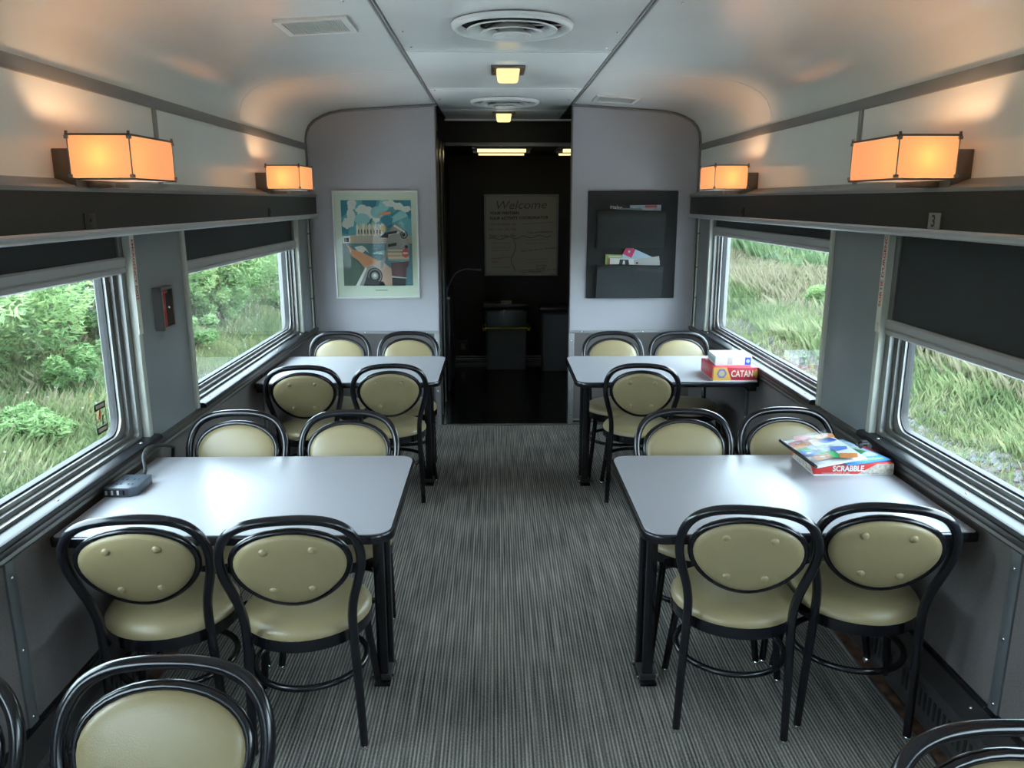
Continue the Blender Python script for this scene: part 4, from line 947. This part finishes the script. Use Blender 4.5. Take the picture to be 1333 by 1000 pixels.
box('car_body', (1.334, 2.870, q0 - .002), (1.384, 2.893, q0 + .010), M_BLACK, tc, bevel=.003); box('car_cabin', (1.348, 2.872, q0 + .010), (1.372, 2.891, q0 + .019), M_GASK, tc, bevel=.003)
for x in (1.342, 1.376):
    for y in (2.868, 2.895): build(MB().tube([(x, y - .004, q0), (x, y + .004, q0)], .0085, 10), 'wheel', M_GASK, tc, smooth=True)

# charging hub with its cable
hb = empty('charging_hub', (-1.372, 2.648, TZ), 'grey charging hub with a row of sockets on the left table', 'charging hub')
hpts = [(-1.428, 2.582), (-1.338, 2.582), (-1.312, 2.600), (-1.318, 2.725), (-1.418, 2.725)]
build(MB().prism(hpts, 'z', TZ, TZ + .034), 'case', mat('hub_plastic', (.05, .065, .085), .35), hb, bevel=.004)
build(MB().box((-1.426, 2.5805, TZ + .005), (-1.340, 2.584, TZ + .029)), 'port_panel', mat('hub_panel', (.03, .035, .045), .3), hb)
for i in range(4): box('port', (-1.419 + i * .020, 2.5795, TZ + .009), (-1.412 + i * .020, 2.583, TZ + .025), (M_PAPER if i < 3 else M_BLACK), hb)
for x in (-1.395, -1.355):
    for y in (2.62, 2.67): box('socket_hole', (x - .003, y - .006, TZ + .0335), (x + .003, y + .006, TZ + .0345), M_SLOT, hb); box('socket_hole', (x + .011, y - .006, TZ + .0335), (x + .017, y + .006, TZ + .0345), M_SLOT, hb)
build(MB().tube(spline([(-1.36, 2.72, TZ + .018), (-1.362, 2.77, TZ + .03), (-1.385, 2.82, TZ + .072), (-1.388, 2.88, TZ + .086), (-1.37, 2.95, TZ + .072), (-1.36, 3.02, TZ + .045), (-1.385, 3.08, TZ + .01), (-1.41, 3.10, .62)], 6), .007, 8), 'cable', M_GASK, hb, smooth=True)

# ================================================================== the land outside
def hnoise(x, y): return .12 * np.sin(x * .9 + 1.3 * np.sin(y * .31)) * np.cos(y * .53 + .4) + .06 * np.sin(x * 2.1 + y * 1.7) + .04 * np.sin(y * 3.1 - x * 1.1)
def ground_z(x, y):
    a = np.abs(x)
    left = np.interp(a, [0, 3.2, 4.2, 5.2, 7, 10, 14, 20, 40], [-1.25, -1.25, -1.5, -1.5, -1.2, -.7, .1, 1.6, 5])
    right = np.interp(a, [0, 3.2, 4.4, 5.6, 6.6, 9, 13, 18, 40], [-1.25, -1.25, -1.45, -1.4, -1.1, -.45, .55, 1.7, 5])
    amt = np.clip((a - 4.0) / 2.0, 0, 1)
    return np.where(x < 0, left, right) + amt * hnoise(x, y)
def ground_mat():
    m = bpy.data.materials.new('earth_and_gravel'); m.use_nodes = True; nt = m.node_tree; b = nt.nodes['Principled BSDF']
    g = nt.nodes.new('ShaderNodeNewGeometry'); sx = nt.nodes.new('ShaderNodeSeparateXYZ'); nt.links.new(g.outputs['Position'], sx.inputs[0])
    n = nt.nodes.new('ShaderNodeTexNoise'); n.inputs['Scale'].default_value = 9; n.inputs['Detail'].default_value = 6; nt.links.new(g.outputs['Position'], n.inputs['Vector'])
    gr = nt.nodes.new('ShaderNodeValToRGB'); nt.links.new(n.outputs[0], gr.inputs[0]); e = gr.color_ramp.elements
    e[0].position = .3; e[0].color = (.03, .026, .025, 1); e[1].position = .72; e[1].color = (.10, .088, .085, 1); q = e.new(.52); q.color = (.06, .045, .04, 1)
    so = nt.nodes.new('ShaderNodeValToRGB'); nt.links.new(n.outputs[0], so.inputs[0]); e = so.color_ramp.elements
    e[0].position = .3; e[0].color = (.03, .045, .018, 1); e[1].position = .75; e[1].color = (.09, .09, .045, 1)
    ab = nt.nodes.new('ShaderNodeMath'); ab.operation = 'ABSOLUTE'; nt.links.new(sx.outputs[0], ab.inputs[0])
    ad = nt.nodes.new('ShaderNodeMath'); ad.operation = 'MULTIPLY_ADD'; ad.inputs[1].default_value = 2.2; nt.links.new(n.outputs[0], ad.inputs[0]); nt.links.new(ab.outputs[0], ad.inputs[2])
    mr = nt.nodes.new('ShaderNodeMapRange'); mr.inputs[1].default_value = 6.5; mr.inputs[2].default_value = 7.7; nt.links.new(ad.outputs[0], mr.inputs[0])
    mx = nt.nodes.new('ShaderNodeMix'); mx.data_type = 'RGBA'; nt.links.new(mr.outputs[0], mx.inputs[0]); nt.links.new(gr.outputs[0], mx.inputs[6]); nt.links.new(so.outputs[0], mx.inputs[7])
    # unseen ballast beside the rails, made this pale to bounce light onto the ceiling
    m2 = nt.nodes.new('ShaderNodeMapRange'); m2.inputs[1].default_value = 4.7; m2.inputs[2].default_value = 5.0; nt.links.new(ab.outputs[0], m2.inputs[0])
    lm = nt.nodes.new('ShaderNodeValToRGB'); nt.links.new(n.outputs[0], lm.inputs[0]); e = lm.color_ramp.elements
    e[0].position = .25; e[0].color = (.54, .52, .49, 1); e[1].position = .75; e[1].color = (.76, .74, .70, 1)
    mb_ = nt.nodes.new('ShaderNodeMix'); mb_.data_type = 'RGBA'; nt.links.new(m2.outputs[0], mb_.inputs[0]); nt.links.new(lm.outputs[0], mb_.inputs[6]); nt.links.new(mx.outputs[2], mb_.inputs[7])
    nt.links.new(mb_.outputs[2], b.inputs['Base Color']); b.inputs['Roughness'].default_value = 1; b.inputs['Specular IOR Level'].default_value = 0.1
    return m
xs = np.concatenate([np.linspace(-45, -16, 12), np.linspace(-15, -4, 34), np.linspace(-3.4, 3.4, 4), np.linspace(4, 15, 34), np.linspace(16, 45, 12)])
ys = np.linspace(-25, 75, 150)
GX, GY = np.meshgrid(xs, ys, indexing='ij'); GZ = ground_z(GX, GY)
nv = len(ys); V = np.stack([GX, GY, GZ], -1).reshape(-1, 3)
F = [(i * nv + j, (i + 1) * nv + j, (i + 1) * nv + j + 1, i * nv + j + 1) for i in range(len(xs) - 1) for j in range(nv - 1)]
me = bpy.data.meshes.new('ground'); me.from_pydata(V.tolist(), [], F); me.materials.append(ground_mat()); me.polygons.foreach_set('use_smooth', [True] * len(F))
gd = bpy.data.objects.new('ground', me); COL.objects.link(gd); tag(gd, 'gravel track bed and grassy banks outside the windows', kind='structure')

def soup(name, P, m, k=3):
    """P: (n, k, 3) array of separate k-gons"""
    n = len(P); me = bpy.data.meshes.new(name)
    me.vertices.add(n * k); me.vertices.foreach_set('co', np.ascontiguousarray(P, dtype=np.float32).ravel())
    me.loops.add(n * k); me.loops.foreach_set('vertex_index', np.arange(n * k, dtype=np.int32))
    me.polygons.add(n); me.polygons.foreach_set('loop_start', np.arange(0, n * k, k, dtype=np.int32)); me.polygons.foreach_set('loop_total', np.full(n, k, dtype=np.int32))
    me.materials.append(m); me.update(calc_edges=True); return me
def blades(side, n, m, x0, x1, y0, y1, h0, h1, w, dens=None):
    x = RNG.uniform(x0, x1, n * 2) * side; y = y0 + (y1 - y0) * RNG.uniform(0, 1, n * 2) ** 1.35
    keep = (np.sin(x * 1.7 + 2 * np.sin(y * .6)) + np.sin(y * 1.1 + x * .5) + RNG.normal(0, .8, n * 2) > -.55); x, y = x[keep][:n], y[keep][:n]; k = len(x)
    tall = .75 + .45 * np.sin(x * .8 + y * .37) * np.cos(y * .29 - .7)
    h = RNG.uniform(h0, h1, k) * tall; z = ground_z(x, y) - .02
    a = RNG.uniform(0, PI, k); ww = w * RNG.uniform(.6, 1.4, k); dx, dy = np.cos(a) * ww, np.sin(a) * ww
    lx, ly = RNG.normal(0, .28, k) * h, RNG.normal(0, .28, k) * h
    A = np.stack([x - dx, y - dy, z], -1); B = np.stack([x + dx, y + dy, z], -1)
    M1 = np.stack([x + dx * .8 + lx * .35, y + dy * .8 + ly * .35, z + h * .6], -1); T = np.stack([x + lx, y + ly, z + h], -1)
    return np.stack([A, B, M1, T], 1)
M_GRASS = foliage_mat('meadow_grass', (.065, .10, .045), (.135, .165, .075), (.22, .21, .12), .35)
M_STRAW = foliage_mat('seed_heads', (.14, .125, .075), (.18, .165, .105), (.21, .17, .125), .3)
M_REED = foliage_mat('tall_reeds', (.055, .085, .04), (.10, .145, .07), (.17, .20, .11), .35)
M_LEAF = [foliage_mat('leaf_bright', (.12, .20, .09), (.21, .31, .14), (.33, .40, .17), .45), foliage_mat('leaf_mid', (.09, .155, .065), (.155, .24, .10), (.24, .30, .13), .4), foliage_mat('leaf_bluish', (.075, .12, .085), (.125, .18, .12), (.17, .22, .15), .3)]
def stuff(name, P, m, label, cat, k=4):
    o = bpy.data.objects.new(name, soup(name, P, m, k)); COL.objects.link(o); return tag(o, label, cat, kind='stuff')
stuff('meadow_grass', blades(-1, 300000, M_GRASS, 4.6, 13, 6, 48, .12, .42, .004), M_GRASS, 'yellow green meadow grass outside the left windows', 'grass')
stuff('meadow_grass', np.concatenate([blades(1, 330000, M_GRASS, 6.0, 15, 6, 50, .12, .45, .004), blades(1, 8000, M_GRASS, 5.2, 6.4, 5, 40, .08, .3, .006)]), M_GRASS, 'green meadow grass on the bank outside the right windows', 'grass')
stuff('seed_heads', blades(-1, 9000, M_STRAW, 6.0, 11, 9, 46, .25, .5, .0022), M_STRAW, 'pale straw seed heads among the left meadow grass', 'grass')
stuff('seed_heads', blades(1, 42000, M_STRAW, 7.0, 10.8, 9, 50, .3, .65, .003), M_STRAW, 'pinkish straw seed heads among the right meadow grass', 'grass')
stuff('tall_reeds', blades(1, 45000, M_REED, 9.3, 13.5, 12, 62, .7, 1.5, .009), M_REED, 'tall green reeds along the top of the right bank', 'reeds')
def flecks(side, n, x0, x1, r, lift0, lift1):
    x = RNG.uniform(x0, x1, n) * side; y = RNG.uniform(6, 48, n); z = ground_z(x, y) + RNG.uniform(lift0, lift1, n); P = []
    for k in range(5): P.append(np.stack([x + r * math.cos(k * 1.257), y + r * .5 * math.cos(k * 1.257 + .8), z + r * math.sin(k * 1.257)], -1))
    return np.stack(P, 1)
M_FW = mat('white_petals', (.30, .30, .29), .6); M_FY = mat('yellow_petals', (.30, .22, .02), .6); M_STONE = mat('track_stones', (.065, .06, .058), .9, var=.5, vscale=7)
stuff('daisies', flecks(-1, 600, 5.5, 12, .016, .3, .5), M_FW, 'scattered white daisies in the left meadow', 'flowers', 5)
stuff('yellow_flowers', np.concatenate([flecks(-1, 350, 5.5, 12, .018, .3, .5), flecks(1, 160, 7, 12, .02, .35, .6)]), M_FY, 'scattered yellow wildflowers in the meadows', 'flowers', 5)
# stones of the track bed
n = 9000; x = RNG.uniform(4.9, 6.9, n); y = RNG.uniform(4, 40, n); z = ground_z(x, y); r = RNG.uniform(.025, .07, n); P = []
for tri in ((0, 1, 4), (1, 2, 4), (2, 3, 4), (3, 0, 4)):
    q = []
    for i in tri:
        if i == 4: q.append(np.stack([x, y, z + r * .8], -1))
        else: q.append(np.stack([x + r * math.cos(i * 1.57 + .4), y + r * 1.2 * math.sin(i * 1.57 + .4), z - .01 + 0 * r], -1))
    P.append(np.stack(q, 1))
stuff('track_stones', np.concatenate(P), M_STONE, 'loose grey stones of the track bed outside the right windows', 'gravel', 3)

# shrubs and trees: leaves on real clumps around stems
def bush_mesh(name, m, n, rx, ry, h, leaf, clumps, seed, narrow=.5, base=.1):
    g = np.random.default_rng(seed)
    c = g.normal(0, 1, (clumps, 3)); c /= np.linalg.norm(c, axis=1)[:, None]; c *= g.uniform(.35, .95, (clumps, 1))
    c = c * np.array([rx, ry, h / 2]) + np.array([0, 0, h / 2 + base]); cr = g.uniform(.20, .38, clumps) * min(rx, ry, h / 2) * 1.25
    ci = g.integers(0, clumps, n); d_ = g.normal(0, 1, (n, 3)); d_ /= np.linalg.norm(d_, axis=1)[:, None]
    p = c[ci] + d_ * (cr[ci] * g.uniform(.55, 1.05, n) ** .5)[:, None]; p[:, 2] = np.maximum(p[:, 2], .03)
    a = g.normal(0, 1, (n, 3)); a[:, 2] *= .5; a /= np.linalg.norm(a, axis=1)[:, None]
    b = np.cross(a, d_ + g.normal(0, .5, (n, 3))); b /= np.linalg.norm(b, axis=1)[:, None]
    L_ = leaf * g.uniform(.7, 1.3, n)[:, None]; b = b * narrow
    P = np.stack([p - a * L_, p + b * L_ * .5 - a * L_ * .1, p + a * L_, p - b * L_ * .5 - a * L_ * .1], 1)
    return soup(name, P, m, 4), c
M_BARK = mat('bark', (.13, .085, .06), .9, var=.3, vscale=20)
PROTO = {}
for key, a in dict(bright=(M_LEAF[0], 19000, 1.5, 1.6, 2.6, .062, 40, 1), mid=(M_LEAF[1], 18000, 1.6, 1.8, 3.0, .06, 40, 2), blue=(M_LEAF[2], 12000, 1.5, 1.7, 3.4, .07, 30, 3, .28), low=(M_LEAF[1], 5000, .8, .9, 1.0, .07, 18, 4), lowblue=(M_LEAF[1], 5000, .7, .8, .9, .08, 16, 5)).items():
    me, c = bush_mesh('foliage', *a[:8], *(a[8:]))
    PROTO[key] = (me, MB(), c)
    sm = PROTO[key][1]
    for k in range(min(7, len(c))):
        e = c[k]; sm.tube([(0.05 * math.cos(k), .05 * math.sin(k), -.15), (e[0] * .35, e[1] * .35, e[2] * .55), tuple(e)], [.035, .022, .008], 6)
    PROTO[key] = (me, sm.mesh('stems', [M_BARK]))
def bush(key, x, y, sc, rot, label, group):
    name = 'shrub'
    t = empty(name, (x, y, float(ground_z(np.array(x), np.array(y)))), label, 'shrub', group); t.scale = (sc,) * 3; t.rotation_euler = (0, 0, rot)
    for nm, me in zip(('foliage', 'stems'), PROTO[key]):
        o = bpy.data.objects.new(nm, me); COL.objects.link(o); o.parent = t
G1 = 'hedge of shrubs outside the left windows'
spots = []
for i in range(9): spots.append((('bright', 'bright', 'blue', 'blue', 'bright', 'mid', 'mid', 'bright', 'mid')[i], -7.9 - .5 * math.sin(i * 2.1), 9.8 + i * 2.3, 1.0 + .12 * math.sin(i * 1.7), i * 1.9))
for i in range(12): spots.append((('mid', 'blue', 'bright', 'mid')[i % 4], -10.8 - .8 * math.sin(i * 1.3), 9 + i * 3.5, 1.35 + .15 * math.sin(i * 2.3), i * 2.7))
for i in range(8): spots.append((('bright', 'mid')[i % 2], -10.6 - .6 * math.cos(i), 34 + i * 3.2, 1.2, i * 1.1))
lab = {'bright': 'light green', 'mid': 'mid green', 'blue': 'dark bluish green'}
ORD = 'nearest second third fourth fifth sixth seventh eighth ninth tenth eleventh twelfth'.split()
for i, (k, x, y, sc, ro) in enumerate(spots):
    row, q = ('front', i) if i < 9 else (('back', i - 9) if i < 21 else ('farthest', i - 21))
    bush(k, x, y, sc, ro, '%s shrub, %s in the %s hedge row outside the left windows' % (lab[k], ORD[q], row), G1)
for i, (k, x, y, sc) in enumerate((('low', -6.6, 12.2, .75), ('lowblue', -5.9, 9.8, .7), ('lowblue', -6.3, 16.0, .8), ('low', -6.8, 19.5, .85), ('lowblue', -6.0, 22.0, .7), ('low', -7.4, 14.6, .8))):
    bush(k, x, y, sc, x * 3, 'low %s plant in the left meadow, %s in depth among the low plants' % ('round green' if k == 'low' else 'spreading broad leaved', ('third', 'nearest', 'fourth', 'fifth', 'farthest', 'second')[i]), 'low plants left, ' + k)
for k, x, y, sc in (('low', 7.4, 17.8, .6), ('lowblue', 9.4, 33.5, 1.0)):
    bush(k, x, y, sc, x * 2, {'low': 'low green shrub in the grass outside the right windows', 'lowblue': 'dusky low shrub in the grass outside the far right window'}[k], 'low plants right, ' + k)
for i in range(9): bush(('mid', 'bright', 'blue')[i % 3], 18.5 + .8 * math.sin(i), 14 + i * 6.2, 1.3, i, 'green shrub behind the reeds on the right bank, %s of the row' % ORD[i], 'shrubs behind the reeds')
